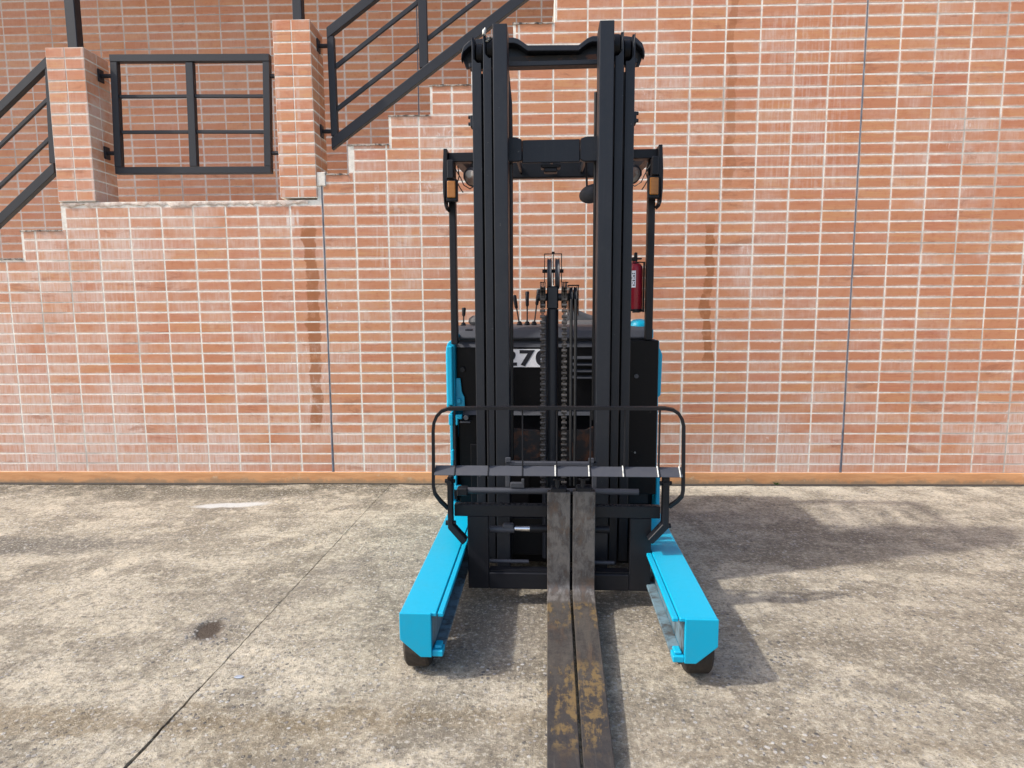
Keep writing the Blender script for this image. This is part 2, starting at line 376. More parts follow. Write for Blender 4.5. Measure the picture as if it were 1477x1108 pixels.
tag(d.build('ground_joint', M['sediment']), kind='structure')
# dark open gap between slab and skirting
d = MB(); rg = random.Random(5); xs = [-9+.035*i for i in range(520)]
a = .012; prev = None
for x in xs:
    a = min(.048, max(.016, a+rg.uniform(-.007, .007)))
    cur = (d.b.verts.new((x, WY-.018-a, .004)), d.b.verts.new((x, WY-.006, .004)))
    if prev: d.b.faces.new((prev[0], cur[0], cur[1], prev[1]))
    prev = cur
tag(d.build('slab_gap', M['dirt']), kind='structure')

# ------------------------------------------------------------------ brick walls
PX, PZ, Z0, XJ = .24, .0772, .0778, 2.330     # course grid of the front wall
JX, JZ = .0106, .0098                         # joint widths
M['brick'] = brick_mat('fired_brick', 'x', XJ, PX, Z0, PZ, (.575, .256, .134), (.495, .206, .110), .9,
                       stains=[(-1.61, .42, 2.0, .045, .85), (1.30, .92, 1.95, .032, .85), (1.42, 2.2, 3.6, .03, .5)], drips=True)
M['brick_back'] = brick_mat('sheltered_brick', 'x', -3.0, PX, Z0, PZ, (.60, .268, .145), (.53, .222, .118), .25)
M['brick_pillar'] = brick_mat('pillar_brick', 'x', -3.33, .14, 2.128, .0766, (.61, .272, .145), (.54, .225, .12), .3)
def mortar(name, ca, cb):
    t = NT(name); p = t.pos; n = t.noise(p, 28, 6, .65); b = t.math('ADD', t.noise(p, 1.9, 6, .65), t.math('ADD', t.ramp(t.sep(p)[0], 2.55, 2.95, 0, .13), t.ramp(t.sep(p)[0], -3.6, -2.2, .07, 0)))
    c = t.mix(t.ramp(n, .35, .7), ca, cb); c = t.mix(t.ramp(b, .53, .72, 0, .65), c, tuple(x*.5 for x in cb))
    return t.out(c, .9, 0, t.bump(n, .4, .004), .2)
M['mortar'] = mortar('pale_mortar', (.86, .81, .72), (.68, .62, .54))
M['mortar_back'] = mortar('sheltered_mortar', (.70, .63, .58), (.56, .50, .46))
M['plaster'] = mortar('rough_plaster', (.80, .75, .67), (.58, .52, .45))
M['sealant'] = plain('joint_sealant', (.115, .125, .155), .6, 0, .35, 12)
t = NT('ochre_skirting'); n = t.noise(t.mapping(t.pos, (2, 2, 14)), 2.2, 6, .65); zz = t.sep(t.pos)[2]
dn = t.noise(t.pos, 7, 8, .7)
c = t.mix(t.ramp(n, .35, .68), (.70, .36, .17), (.58, .28, .125))
c = t.mix(t.math('MULTIPLY', t.ramp(t.math('SUBTRACT', zz, t.math('MULTIPLY', t.math('SUBTRACT', dn, .45), .16)), .0, .035, 1, 0), .7), c, (.30, .22, .14))
c = t.mix(t.ramp(dn, .60, .68, 0, .5), c, (.74, .52, .34))
M['skirt'] = t.out(c, .8, 0, t.bump(t.noise(t.pos, 60, 5), .3, .004), .2)

def brick_mesh(w, h, dep=.012, ch=.0013, rg=None):
    me = bpy.data.meshes.new('brick'); w2, h2 = w/2, h/2
    j = (lambda: rg.uniform(-.0009, .0009)) if rg else (lambda: 0)
    co = [(sx*(w2-ch)+j(), 0, sz*(h2-ch)+j()) for sx, sz in ((-1, -1), (1, -1), (1, 1), (-1, 1))]
    co += [(sx*w2, ch, sz*h2) for sx, sz in ((-1, -1), (1, -1), (1, 1), (-1, 1))]
    co += [(sx*w2, dep, sz*h2) for sx, sz in ((-1, -1), (1, -1), (1, 1), (-1, 1))]
    fs = [(0, 1, 2, 3)]
    for o in (0, 4):
        for k in range(4): fs.append((o+k, o+4+k, o+4+(k+1) % 4, o+(k+1) % 4))
    me.from_pydata(co, [], fs); me.update(); return me
def append_brick(bm, x, y, z, w, h, rg, dep=.012, ch=.0013, rot=0):
    w2, h2 = w/2, h/2; j = lambda: rg.uniform(-.0006, .0006)
    tilt = rg.uniform(-.00025, .00025); c, s = math.cos(rot), math.sin(rot)
    co = [(sx*(w2-ch)+j(), tilt*sz, sz*(h2-ch)+j()) for sx, sz in ((-1, -1), (1, -1), (1, 1), (-1, 1))]
    co += [(sx*w2+j(), ch, sz*h2+j()) for sx, sz in ((-1, -1), (1, -1), (1, 1), (-1, 1))]
    co += [(sx*w2, dep, sz*h2) for sx, sz in ((-1, -1), (1, -1), (1, 1), (-1, 1))]
    v = [bm.verts.new((x+a*c-b*s, y+a*s+b*c, z+q)) for a, b, q in co]
    bm.faces.new([v[i] for i in (0, 1, 2, 3)])
    for o in (0, 4):
        for k in range(4): bm.faces.new([v[i] for i in (o+k, o+4+k, o+4+(k+1) % 4, o+(k+1) % 4)])
def lay(wall, bricks, Yf, mat, rg, hidden, cap=300):
    """bricks: (x0,x1,z0,z1). The ones that show largest become parts of their own, the rest one part."""
    sc = []
    for b in bricks:
        x, z = (b[0]+b[1])/2, (b[2]+b[3])/2
        px, py, zz = projpx((x, Yf, z))
        inside = 8 < px < 1469 and 4 < py < 1100 and not hidden(px, py)
        sc.append(((b[1]-b[0])*(b[3]-b[2])/zz**3 if inside else -1, b))
    sc.sort(key=lambda q: -q[0])
    shared = {}
    for a, b in [q for q in sc[:cap] if q[0] > 0]:
        w, h = b[1]-b[0], b[3]-b[2]
        key = (round(w, 3), round(h, 3), rg.randrange(3))
        if key not in shared:
            shared[key] = brick_mesh(w, h, rg=rg); shared[key].materials.append(mat)
        o = bpy.data.objects.new('brick', shared[key]); COL.objects.link(o); o.parent = wall
        o.location = ((b[0]+b[1])/2-wall.location.x+rg.uniform(-.0006, .0006), Yf-wall.location.y+rg.uniform(-.0002, .0002), (b[2]+b[3])/2-wall.location.z+rg.uniform(-.0004, .0004))
        o.rotation_euler = (rg.uniform(-.004, .004), rg.uniform(-.003, .003), rg.uniform(-.0012, .0012))
    rest = [q[1] for i, q in enumerate(sc) if i >= cap or q[0] <= 0]
    if rest:
        m = MB()
        for b in rest:
            append_brick(m.b, (b[0]+b[1])/2-wall.location.x+rg.uniform(-.0006, .0006), Yf-wall.location.y+rg.uniform(-.0002, .0002), (b[2]+b[3])/2-wall.location.z+rg.uniform(-.0004, .0004), b[1]-b[0], b[3]-b[2], rg)
        tag(m.build('brickwork', mat, wall), kind='stuff')

# stepped outline of the front wall: (x0, x1, top)
TOP = [(-5.9, -5.0, .9), (-5.0, -4.69, 1.11), (-4.69, -4.385, 1.315), (-4.385, -4.08, 1.52), (-4.08, -3.778, 1.72), (-3.778, -3.46, 1.925),
       (-3.46, -1.545, 2.122), (-1.545, -1.307, 2.306), (-1.307, -1.007, 2.509), (-1.007, -.706, 2.706), (-.706, -.41, 2.908), (-.41, -.111, 3.11),
       (-.111, .179, 3.313), (.179, .48, 3.515), (.48, .78, 3.72), (.78, 1.08, 3.92), (1.08, 7.2, 5.48)]
def hid_front(px, py):
    if py > 480: return 636 < px < 960
    return 676 < px < 740 or 858 < px < 920 or (py > 400 and 775 < px < 835)
wall = empty('brick_wall', (1.0, WY, 0)); tag(wall, 'sunlit stack-bond brick wall with stepped top, behind the parked reach truck', 'wall')
rgw = random.Random(11)
bl = []
c0 = int((-5.9-XJ)/PX)-1; c1 = int((7.2-XJ)/PX)+1
for c in range(c0, c1):
    bx0, bx1 = XJ+c*PX+JX/2, XJ+(c+1)*PX-JX/2
    if c in (0, -16): bx0 += .002
    for r in range(0, 71):
        bz0 = .0935 if r == 0 else Z0+r*PZ+JZ/2
        bz1 = Z0+(r+1)*PZ-JZ/2
        for ti, (a, b, tz) in enumerate(TOP):
            left = TOP[ti-1][2] if ti else 0
            x0, x1 = max(bx0, a+(.018 if bz1 > left+.02 else 0)), min(bx1, b if b >= 1.08 else b)
            if b - bx1 > 0 or bx0 >= b: pass
            # the riser side of each step keeps a thin mortar edge
            z1 = min(bz1, tz-(.040 if (a, b) == (-3.46, -1.545) else .007))
            x1 = min(bx1, b)
            if x1-x0 > .002 and z1-bz0 > .014: bl.append((x0, x1, bz0, z1))
# join pieces of one brick cut only by a step's side where both sides are full height
merged = {}
for q in bl:
    k = (round(q[2], 4), round(q[3], 4)); merged.setdefault(k, []).append(q)
bl = []
for k, qs in merged.items():
    qs.sort(); cur = list(qs[0])
    for q in qs[1:]:
        same = math.floor((cur[0]-XJ)/PX+1e-6) == math.floor((q[0]-XJ)/PX+1e-6)
        if same and q[0]-cur[1] < .025: cur[1] = q[1]
        else: bl.append(tuple(cur)); cur = list(q)
    bl.append(tuple(cur))
bl = [q for q in bl if q[1]-q[0] > .016]
lay(wall, bl, WY-.0010, M['brick'], rgw, hid_front)
m = MB()
for i, (a, b, tz) in enumerate(TOP):
    m.box(a-1.0, b-1.0, .0, .12, 0, tz)
m.build('mortar_bed', M['mortar'], wall)
m = MB().box(-9.9, 6.2, -.012, .0, 0, .0895, .003); m.build('skirting', M['skirt'], wall)
for cj in (0, -16):
    xc = XJ+cj*PX-1.0; zt = 5.4 if cj == 0 else 2.29
    m = MB(); rj = random.Random(cj+50); z = .09; prev = None
    while z < zt:
        w = .0048+.0014*rj.random() + .0045*max(0, 1-z/.7); dx = rj.uniform(-.001, .001)
        cur = [m.b.verts.new(q) for q in ((xc-w+dx, -.001, z), (xc+dx, -.0038, z), (xc+w+dx, -.001, z))]
        if prev: m.b.faces.new((prev[0], prev[1], cur[1], cur[0])); m.b.faces.new((prev[1], prev[2], cur[2], cur[1]))
        prev = cur; z += .05
    m.build('sealant_joint', M['sealant'], wall)
# broken plaster bedding along the landing edge
m = MB(); rj = random.Random(21); x = -3.46; prev = None
while x < -1.60:
    zt = 2.123+rj.uniform(-.006, .006); zb = 2.086+rj.uniform(-.012, .016); yo = -.005+rj.uniform(-.004, .003)
    cur = [m.b.verts.new(q) for q in ((x-1, .001, zb), (x-1, yo, zb+.006), (x-1, yo-.001, (zt+zb)/2+rj.uniform(-.01, .01)), (x-1, yo, zt-.006), (x-1, .05, zt))]
    if prev:
        for k in range(4): m.b.faces.new((prev[k], prev[k+1], cur[k+1], cur[k]))
    prev = cur; x += rj.uniform(.02, .04)
bmesh.ops.recalc_face_normals(m.b, faces=m.b.faces)
M['edgeplaster'] = mortar('stained_plaster', (.80, .70, .61), (.56, .42, .34)); m.build('plaster_edge', M['edgeplaster'], wall, 50)
m = MB().box(-2.548, -2.475, -.008, .02, 2.215, 2.318, .008); m.build('plaster_patch', M['plaster'], wall)

# dirt-stained bedding on the top of each step
t = NT('step_dirt'); n = t.noise(t.pos, 23, 6, .7); M['stepdirt'] = t.out(t.mix(t.ramp(n, .40, .58), (.07, .06, .052), (.46, .40, .34)), .9, 0, t.bump(n, .5, .006))
rj = random.Random(77)
for (a, b, tz) in TOP[:-1]:
    if b-a > 1: continue
    m = MB(); x = a-.004; prev = None
    while x <= b+.001:
        zt = tz+rj.uniform(-.001, .004); zb = tz-.009-rj.uniform(0, .007); yo = -.004-rj.uniform(0, .005)
        cur = [m.b.verts.new(q) for q in ((x-1, .004, zb), (x-1, yo, zb+.002), (x-1, yo, zt-.002), (x-1, .06, zt))]
        if prev:
            for k in range(3): m.b.faces.new((prev[k], prev[k+1], cur[k+1], cur[k]))
        prev = cur; x += rj.uniform(.012, .03)
    bmesh.ops.recalc_face_normals(m.b, faces=m.b.faces); m.build('step_bedding', M['stepdirt'], wall, 50)
# back wall of the stair recess
BY = 6.5
back = empty('recess_wall', (-2, BY, 0)); tag(back, 'shaded brick wall at the back of the stair recess behind the railings', 'wall')
rgb_ = random.Random(12); bl = []
for c in range(-27, 34):
    for r in range(1, 71):
        bl.append((-3.0+c*PX+JX/2, -3.0+(c+1)*PX-JX/2, Z0+r*PZ+JZ/2, Z0+(r+1)*PZ-JZ/2))
def hid_back(px, py):
    if py > 395 or px > 800: return True
    x = projpx((0, 0, 0))
    for (a, b, tz) in TOP:
        u0, v0, _ = projpx((a, WY, tz)); u1, _, _ = projpx((b, WY, tz))
        if u0 <= px < u1 and py > v0-3: return True
    return 66 < px < 166 or 394 < px < 474 or 664 < px < 730
lay(back, bl, BY-.0012, M['brick_back'], rgb_, hid_back)
MB().box(-8, 8.5, 0, .15, 0, 5.5).build('mortar_bed', M['mortar_back'], back)
for xc in (-1.08, ):
    MB().box(xc+2-.005, xc+2+.005, -.0018, .004, 1.4, 5.45).build('sealant_joint', M['sealant'], back)

# staircase behind the front wall
stair = empty('staircase', (-3.2, 5.6, 0)); tag(stair, 'concrete stairs rising left to right behind the stepped wall', 'stairs')
for (a, b, tz) in TOP[:-1]:
    MB().box(a+3.2, b+3.2-.002, -.73, .895, 0, tz-.012, .004).build('landing' if b-a > 1 else 'step', M['plaster'], stair)
# canopy roof that shades the recess (above the frame)
roof = empty('canopy_roof', (-2, 5.6, 5.5)); tag(roof, 'flat canopy roof over the stair recess, carried by black posts', 'roof')
MB().box(-9, 9.2, -.85, 1.2, 0.002, .2, .01).build('slab', M['plaster'], roof)

# brick pillars on the landing
def pillar(x0, x1, z0, z1, label):
    w = x1-x0; dp = .275; yf = WY-.014
    p = empty('brick_pillar', ((x0+x1)/2, yf+dp/2, z0)); tag(p, label, 'pillar', 'brick pillars on the landing')
    MB().box(-w/2+.0015, w/2-.0015, -dp/2+.0015, dp/2-.0015, 0, z1-z0-.003).build('core', M['mortar'], p)
    rp = random.Random(int(z1*100)); n = round((z1-z0)/.0766); ph = (z1-z0)/n
    sh = {}
    def get(wd, k):
        if (wd, k) not in sh:
            sh[wd, k] = brick_mesh(wd, ph-.0105, .008, .0013, rp); sh[wd, k].materials.append(M['brick_pillar'])
        return sh[wd, k]
    for r in range(n):
        zc = (r+.5)*ph
        for s in (-1, 1):
            for face in range(4):
                half = (w if face % 2 == 0 else dp)/2
                wd = round(half-.0065, 4)
                o = bpy.data.objects.new('brick', get(wd, rp.randrange(3))); COL.objects.link(o); o.parent = p
                u = s*(half/2); k = rp.uniform(-.0004, .0004)
                loc, rz = [((u, -dp/2+k, zc), 0), ((w/2+k, u, zc), R(90)), ((u, dp/2+k, zc), R(180)), ((-w/2+k, u, zc), R(-90))][face]
                o.location = loc; o.rotation_euler = (rp.uniform(-.008, .008), 0, rz+rp.uniform(-.004, .004))
    return p
pillar(-3.462, -3.182, 2.126, 3.201, 'shorter brick pillar at the left end of the landing, near the photo\'s left edge')
pillar(-1.812, -1.543, 2.136, 3.359, 'taller brick pillar at the right end of the landing, foot of upper stairs')
for (x0, x1, z0, lab) in ((-3.381, -3.306, 3.202, 'black square steel post standing on the shorter left brick pillar'), (-1.706, -1.640, 3.36, 'black square steel post standing on the taller right brick pillar')):
    MBo = MB().box(-(x1-x0)/2, (x1-x0)/2, -.037, .037, 0, 5.499-z0, .004)
    o = MBo.build('roof_post', M['railing']); o.location = ((x0+x1)/2, 4.885, z0); tag(o, lab, 'post', 'steel posts on the pillars')

# ------------------------------------------------------------------ railings
RY = 4.885
def bar(parent, name, a, b, w=.05, dp=.03, cutv=False):
    """flat bar from a to b in the plane of the railing (x, z)"""
    a, b = Vector(a), Vector(b); d = (b-a).normalized(); nrm = Vector((-d.y, d.x))
    if cutv: k = w/2/abs(d.x); P = [(a.x, a.y-k), (b.x, b.y-k), (b.x, b.y+k), (a.x, a.y+k)]
    else: P = [tuple(a+nrm*w/2), tuple(b+nrm*w/2), tuple(b-nrm*w/2), tuple(a-nrm*w/2)]
    ox, oz = parent.location.x, parent.location.z
    return MB().prism([(x-ox, z-oz) for x, z in P], 'y', -dp/2, dp/2, .003).build(name, M['railing'], parent)
def bracket(parent, x0, x1, z, flange_x):
    ox, oz = parent.location.x, parent.location.z
    m = MB().tube([(x0-ox, 0, z-oz), (x1-ox, 0, z-oz)], .015, 10)
    m.box(flange_x-ox-.006, flange_x-ox+.006, -.03, .03, z-oz-.045, z-oz+.045, .002); m.build('bracket', M['railing'], parent)
r1 = empty('railing', (-2.5, RY, 2.34)); tag(r1, 'flat black railing panel fixed between the two brick pillars', 'railing', 'black stair railings')
bar(r1, 'top_rail', (-3.085, 3.172), (-1.897, 3.158), .052, .05)
bar(r1, 'bottom_rail', (-3.108, 2.372), (-1.925, 2.364), .05, .05)
bar(r1, 'end_post', (-3.058, 3.148), (-3.085, 2.397), .052, .046)
bar(r1, 'end_post', (-1.923, 3.133), (-1.95, 2.390), .052, .046)
bar(r1, 'middle_post', (-2.495, 3.136), (-2.512, 2.395), .056, .044)
for zl in (2.906, 2.652):
    bar(r1, 'thin_bar', (-3.045, zl), (-2.528, zl-.004), .024, .022); bar(r1, 'thin_bar', (-2.478, zl-.004), (-1.955, zl-.012), .024, .022)
bracket(r1, -3.18, -3.08, 3.054, -3.173); bracket(r1, -3.18, -3.10, 2.502, -3.173)
bracket(r1, -1.925, -1.815, 3.034, -1.818); bracket(r1, -1.925, -1.815, 2.488, -1.818)
r2 = empty('railing', (-4.0, RY, 2.0)); tag(r2, 'sloping black railing coming down to the left of the shorter pillar', 'railing', 'black stair railings')
sl = (3.169-2.88)/(3.588-3.962)
def ln(x, xr, zr): return zr+(x-xr)*.815
bar(r2, 'top_rail', (-4.6, ln(-4.6, -3.575, 3.140)), (-3.556, ln(-3.556, -3.575, 3.140)), .058, .05, True)
bar(r2, 'bottom_rail', (-4.6, ln(-4.6, -3.59, 2.385)), (-3.572, ln(-3.572, -3.59, 2.385)), .062, .05, True)
bar(r2, 'end_post', (-3.552, 3.115), (-3.582, 2.43), .05, .046)
bar(r2, 'thin_bar', (-4.6, ln(-4.6, -3.611, 2.875)), (-3.59, ln(-3.59, -3.611, 2.875)), .028, .022, True)
bar(r2, 'thin_bar', (-4.6, ln(-4.6, -3.628, 2.591)), (-3.60, ln(-3.60, -3.628, 2.591)), .028, .022, True)
bracket(r2, -3.56, -3.46, 3.0, -3.468); bracket(r2, -3.57, -3.46, 2.55, -3.468)
r3 = empty('railing', (-.8, RY, 2.5)); tag(r3, 'sloping black railing climbing right from the taller pillar, partly behind the mast', 'railing', 'black stair railings')
def l3(x, xr, zr): return zr+(x-xr)*.703
bar(r3, 'top_rail', (-1.468, l3(-1.468, -1.468, 3.318)), (.75, l3(.75, -1.468, 3.318)), .062, .05, True)
bar(r3, 'bottom_rail', (-1.463, l3(-1.463, -1.463, 2.545)), (.75, l3(.75, -1.463, 2.545)), .068, .05, True)
bar(r3, 'end_post', (-1.443, 3.30), (-1.440, 2.60), .05, .046)
bar(r3, 'middle_post', (-.767, 3.77), (-.767, 3.07), .062, .044)
bar(r3, 'middle_post', (-.06, 4.25), (-.06, 3.57), .062, .044)
for zr in (3.087, 2.79):
    bar(r3, 'thin_bar', (-1.418, l3(-1.418, -1.424, zr)), (-.80, l3(-.80, -1.424, zr)), .03, .022, True)
    bar(r3, 'thin_bar', (-.734, l3(-.734, -1.424, zr)), (-.093, l3(-.093, -1.424, zr)), .03, .022, True)
bracket(r3, -1.545, -1.46, 3.238, -1.537); bracket(r3, -1.545, -1.46, 2.638, -1.537)

# ------------------------------------------------------------------ reach truck
PHI = R(1.6)
TO = Vector((.093, 2.13, 0))
truck = empty('reach_truck', TO, -PHI); tag(truck, 'black and turquoise reach truck with lowered forks, parked in front of the brick wall', 'reach truck')
T = truck

# support legs with load wheels
t = NT('dirty_channel'); p = t.obj; n = t.noise(t.mapping(p, (1, 1.6, 1)), 9, 7, .7, .4)
M['channel'] = t.out(t.mix(t.ramp(n, .42, .64), (.13, .20, .24), (.05, .047, .045)), .6, 0, t.bump(n, .3, .005))
def leg(s):
    X = lambda v: s*v
    def bx(m, xa, xb, *a, **k): m.box(min(X(xa), X(xb)), max(X(xa), X(xb)), *a, **k); return m
    m = MB()
    bx(m, .56, .428, .006, 1.36, .247, .262, .003)                    # top sheet
    bx(m, .56, .548, .28, 1.36, .10, .2468); bx(m, .56, .548, .006, .28, .165, .2468)   # outer web
    bx(m, .46, .448, .006, 1.36, .10, .2468)                          # inner web
    fp = [(X(.56), .2635), (X(.446), .2635), (X(.446), .099), (X(.486), .099), (X(.56), .163)]
    m.prism(fp, 'y', -.006, .0058, .0025, 2)
    L = m.build('support_leg', M['blue'], T)
    m = MB(); bx(m, .4255, .404, .012, 1.36, .243, .259, .003); m.build('flange', M['blue'], L)
    m = MB(); bx(m, .4475, .4455, .02, 1.36, .118, .2425); bx(m, .4475, .407, .05, 1.36, .101, .113, .002); m.build('channel_liner', M['channel'], L)
    m = MB(); bx(m, .447, .407, .001, .05, .098, .122, .003); bx(m, .44, .413, .012, .055, .122, .134, .004); m.build('end_stop', M['blue'], L)
    m = MB(); bx(m, .447, .43, .03, .16, .075, .096, .004); m.build('bolt_block', M['black'], L)
    a, b = sorted((X(.557), X(.466)))
    w = MB().lathe([(.085, a), (.117, a+.002), (.125, a+.010), (.125, b-.010), (.117, b-.002), (.085, b)], (0, .137, .1245), 'x', 40).build('load_wheel', M['rubber'], T, 40)
    MB().lathe([(.03, a-.0), (.083, a+.004), (.083, b-.004), (.03, b)], (0, .137, .1245), 'x', 28).build('rim', M['steel'], w, 40)
leg(-1); leg(1)

# forks
t = NT('worn_fork_steel'); p = t.obj; x, y, z = t.sep(p)
n1 = t.noise(p, 11, 7, .7); n2 = t.noise(t.mapping(p, (9, 2.2, 4)), 3, 6, .7, .4); n3 = t.noise(p, 90, 4, .7)
c = t.mix(t.ramp(n1, .35, .68), (.027, .027, .030), (.085, .076, .070))
c = t.mix(t.ramp(n3, .55, .75, 0, .6), c, (.15, .13, .115))
c = t.mix(t.ramp(n2, .5, .68, 0, .6), c, (.12, .072, .045))
def ymask(lo, hi, sf): return t.math('MULTIPLY', t.ramp(y, lo-sf, lo+sf), t.ramp(y, hi-sf, hi+sf, 1, 0))
pt = t.noise(t.mapping(p, (15, 4, 4), (0, 0, .08)), 1.6, 8, .72, .4)
up_ = t.ramp(z, .055, .09)
yel = t.math('MULTIPLY', t.math('MAXIMUM', ymask(.27, .46, .03), ymask(-.40, .03, .06)), t.ramp(t.math('ADD', t.math('MULTIPLY', pt, .6), t.math('MULTIPLY', t.noise(p, 30, 8, .75), .4)), .50, .58))
dusty = t.math('MULTIPLY', t.ramp(y, .50, .56, 1, 0), t.ramp(pt, .36, .62, .55, .10))
c = t.mix(dusty, c, (.135, .118, .098))
c = t.mix(t.math('MULTIPLY', ymask(-.9, -.10, .10), t.ramp(n1, .35, .6, 1, .55)), c, (.042, .041, .044))
c = t.mix(t.math('MULTIPLY', yel, .55), c, (.34, .225, .085))
sc1 = t.noise(t.mapping(p, (90, 3.5, 20)), 1, 5, .7); c = t.mix(t.ramp(sc1, .60, .72, 0, .35), c, (.20, .185, .17)); c = t.mix(t.ramp(t.noise(t.mapping(p, (40, 9, 9), (0, 0, .4)), 1, 6, .75), .6, .66, 0, .5), c, (.03, .028, .027))
c = t.mix(t.math('MULTIPLY', ymask(.47, .56, .02), t.ramp(n2, .4, .6, .75, .1)), c, (.26, .24, .225))
M['fork'] = t.out(c, t.ramp(n1, .3, .7, .62, .42), .35, t.bump(t.math('ADD', n3, n1), .35, .004))
def fork(x0, x1, x0t, x1t, zt, lab):
    # side profile (y, z): blade lies forward, shank rises at the heel with a rounded bend
    pr = [(-.60, .040), (.52, .040)]
    for k in range(0, 7):
        a = R(-90+15*k); pr.append((.535+.065*math.cos(a), .105+.065*math.sin(a)))
    pr += [(.600, zt), (.560, zt), (.560, .15)]
    for k in range(0, 6):
        a = R(0-18*k); pr.append((.515+.045*math.cos(a), .137+.045*math.sin(a)))
    pr += [(-.50, .056), (-.60, .050)]
    m = MB().prism(pr, 'x', x0, x1, .0025)
    for v in m.b.verts:      # blade narrows slightly to the tip
        if v.co.y < .5:
            k = (.5-v.co.y)/1.1; v.co.x += (x0t-x0)*k if v.co.x < (x0+x1)/2 else (x1t-x1)*k
    f = m.build('fork', M['fork'], T); 
    cx = (x0+x1)/2
    MB().box(cx-.035, cx+.035, .562, .612, zt-.02, zt+.02, .006).build('hook', M['black'], f)
    mm = MB().cyl('z', (cx-.006, .575), .011, zt-.02, zt+.055, 12).box(cx-.025, cx+.022, .568, .582, zt+.047, zt+.055, .002); mm.build('latch_pin', M['black'], f, 40)
fork(-.034, .066, -.034, .060, .543, ''); fork(.077, .174, .068, .155, .547, '')

# fork carriage
m = MB().box(-.448, .460, .602, .640, .416, .470, .003)
rg = random.Random(4)
for i in range(34):
    xa = -.43+i*.026+rg.uniform(-.002, .002)
    m.box(xa, xa+.017, .603, .622, .4695, .4695+rg.uniform(.003, .0065), .001)
car = m.build('fork_carriage', M['black'], T)
for xa, xb in ((-.390, -.296), (.330, .423)):
    MB().box(xa, xb, .603, .637, .080, .4155, .003).build('side_plate', M['black'], car)
MB().box(-.2955, .3295, .603, .64, .080, .155, .003).box(-.2955, .3295, .615, .66, .1555, .163).build('lower_bar', M['black'], car)
m = MB().cyl('x', (.655, .520), .014, -.394, .372, 14); m.build('guide_shaft', M['grey'], car, 40)
MB().box(-.44, -.392, .63, .68, .500, .535, .004).build('shaft_block', M['black'], car)
sc_ = MB().cyl('x', (.655, .345), .0175, -.112, .245, 18).build('shift_cylinder', M['black'], car, 40)
MB().cyl('x', (.655, .345), .0125, -.182, -.1125, 16).build('chrome_rod', M['chrome'], car, 40)
MB().cyl('x', (.655, .340), .016, -.31, -.183, 16).box(-.235, -.185, .64, .67, .345, .368, .004).build('rod_end', M['grey'], car, 40)
MB().cyl('x', (.665, .185), .0085, -.31, -.118, 12).build('lower_rod', M['grey'], car, 40); MB().cyl('x', (.665, .185), .0085, .18, .27, 12).build('lower_rod', M['grey'], car, 40)
# upright stays between carriage and backrest
m = MB()
for xa in (-.222, .166): m.box(xa, xa+.02, .66, .69, .535, .650, .002)
m.box(-.222, .186, .66, .69, .634, .650, .002)
for xa in (-.215, .155): m.box(xa-.006, xa+.018, .655, .665, .650, .672, .002)
m.box(-.20, -.145, .645, .665, .535, .56, .003).box(-.15, -.137, .645, .665, .535, .575, .002)
m.build('stay_frame', M['grey'], car)

# load backrest
ty = .535
path = [(-.471, ty+.03, .466), (-.500, ty+.01, .505), (-.521, ty, .540), (-.527, ty, .575), (-.524, ty, .70), (-.523, ty, .815), (-.519, ty, .85), (-.506, ty, .88), (-.485, ty, .902), (-.455, ty, .913),
        (-.3, ty, .916), (0, ty, .917), (.3, ty, .917), (.457, ty, .917), (.49, ty, .911), (.513, ty, .896), (.528, ty, .872), (.536, ty, .842), (.539, ty, .70), (.541, ty, .565), (.537, ty, .54), (.52, ty+.01, .515), (.491, ty+.03, .484)]
lb = MB().tube(path, .0068, 4, flat=.0105).build('load_backrest', M['black'], T)
rotm = Matrix.Rotation(R(40), 3, 'X')
xsb = [-.431, -.287, -.140, .006, .149, .293, .439]
edges = [-.519]+xsb+[.536]
mm = MB().box(-.519, .536, ty-.026, ty+.026, .641, .645, .001, rot=rotm); mm.build('crossbar', M['grey'], lb)
for xv in xsb:
    MB().box(xv-.0028, xv+.0028, ty+.004, ty+.024, .662, .911, .001).box(xv-.0032, xv+.0032, ty-.0275, ty+.0275, .640, .6475, .001, rot=rotm, piv=(xv, ty, .643)).build('bar', M['black'], lb)
for xv in xsb[3:]+[.531]: MB().tube([(xv-.006, ty-.022, .628), (xv-.006, ty-.003, .647), (xv-.006, ty+.018, .664)], .003, 6).build('weld', M['dirtywhite'], lb)
for s, xa, xb, zt, zb, xe, ze in ((-1, -.4705, -.4495, .606, .388, -.397, .310), (1, .4615, .4885, .615, .402, .411, .325)):
    xm = (xa+xb)/2; h = (xb-xa)/2
    P = [(xa, zt), (xb, zt), (xb, zb+.005), (xe+.010, ze+.012), (xe-.008, ze-.008), (xe-.016, ze-.002), (xa, zb-.012)] if s < 0 else \
        [(xa, zt), (xb, zt), (xb, zb-.012), (xe+.016, ze-.002), (xe+.008, ze-.008), (xe-.010, ze+.012), (xa, zb+.005)]
    m = MB().prism(P, 'y', ty+.018, ty+.066, .003)
    m.cyl('y', (xm, .585), .012, ty+.008, ty+.018, 10)
    m.build('support_arm', M['black'], lb)
    MB().cyl('x', (ty+.04, .585), .009, xa-.012, xb+.012, 10).build('bolt', M['black'], lb, 40); MB().cyl('x', (ty+.04, .395), .011, xa-.012, xb+.012, 10).build('bolt', M['black'], lb, 40)

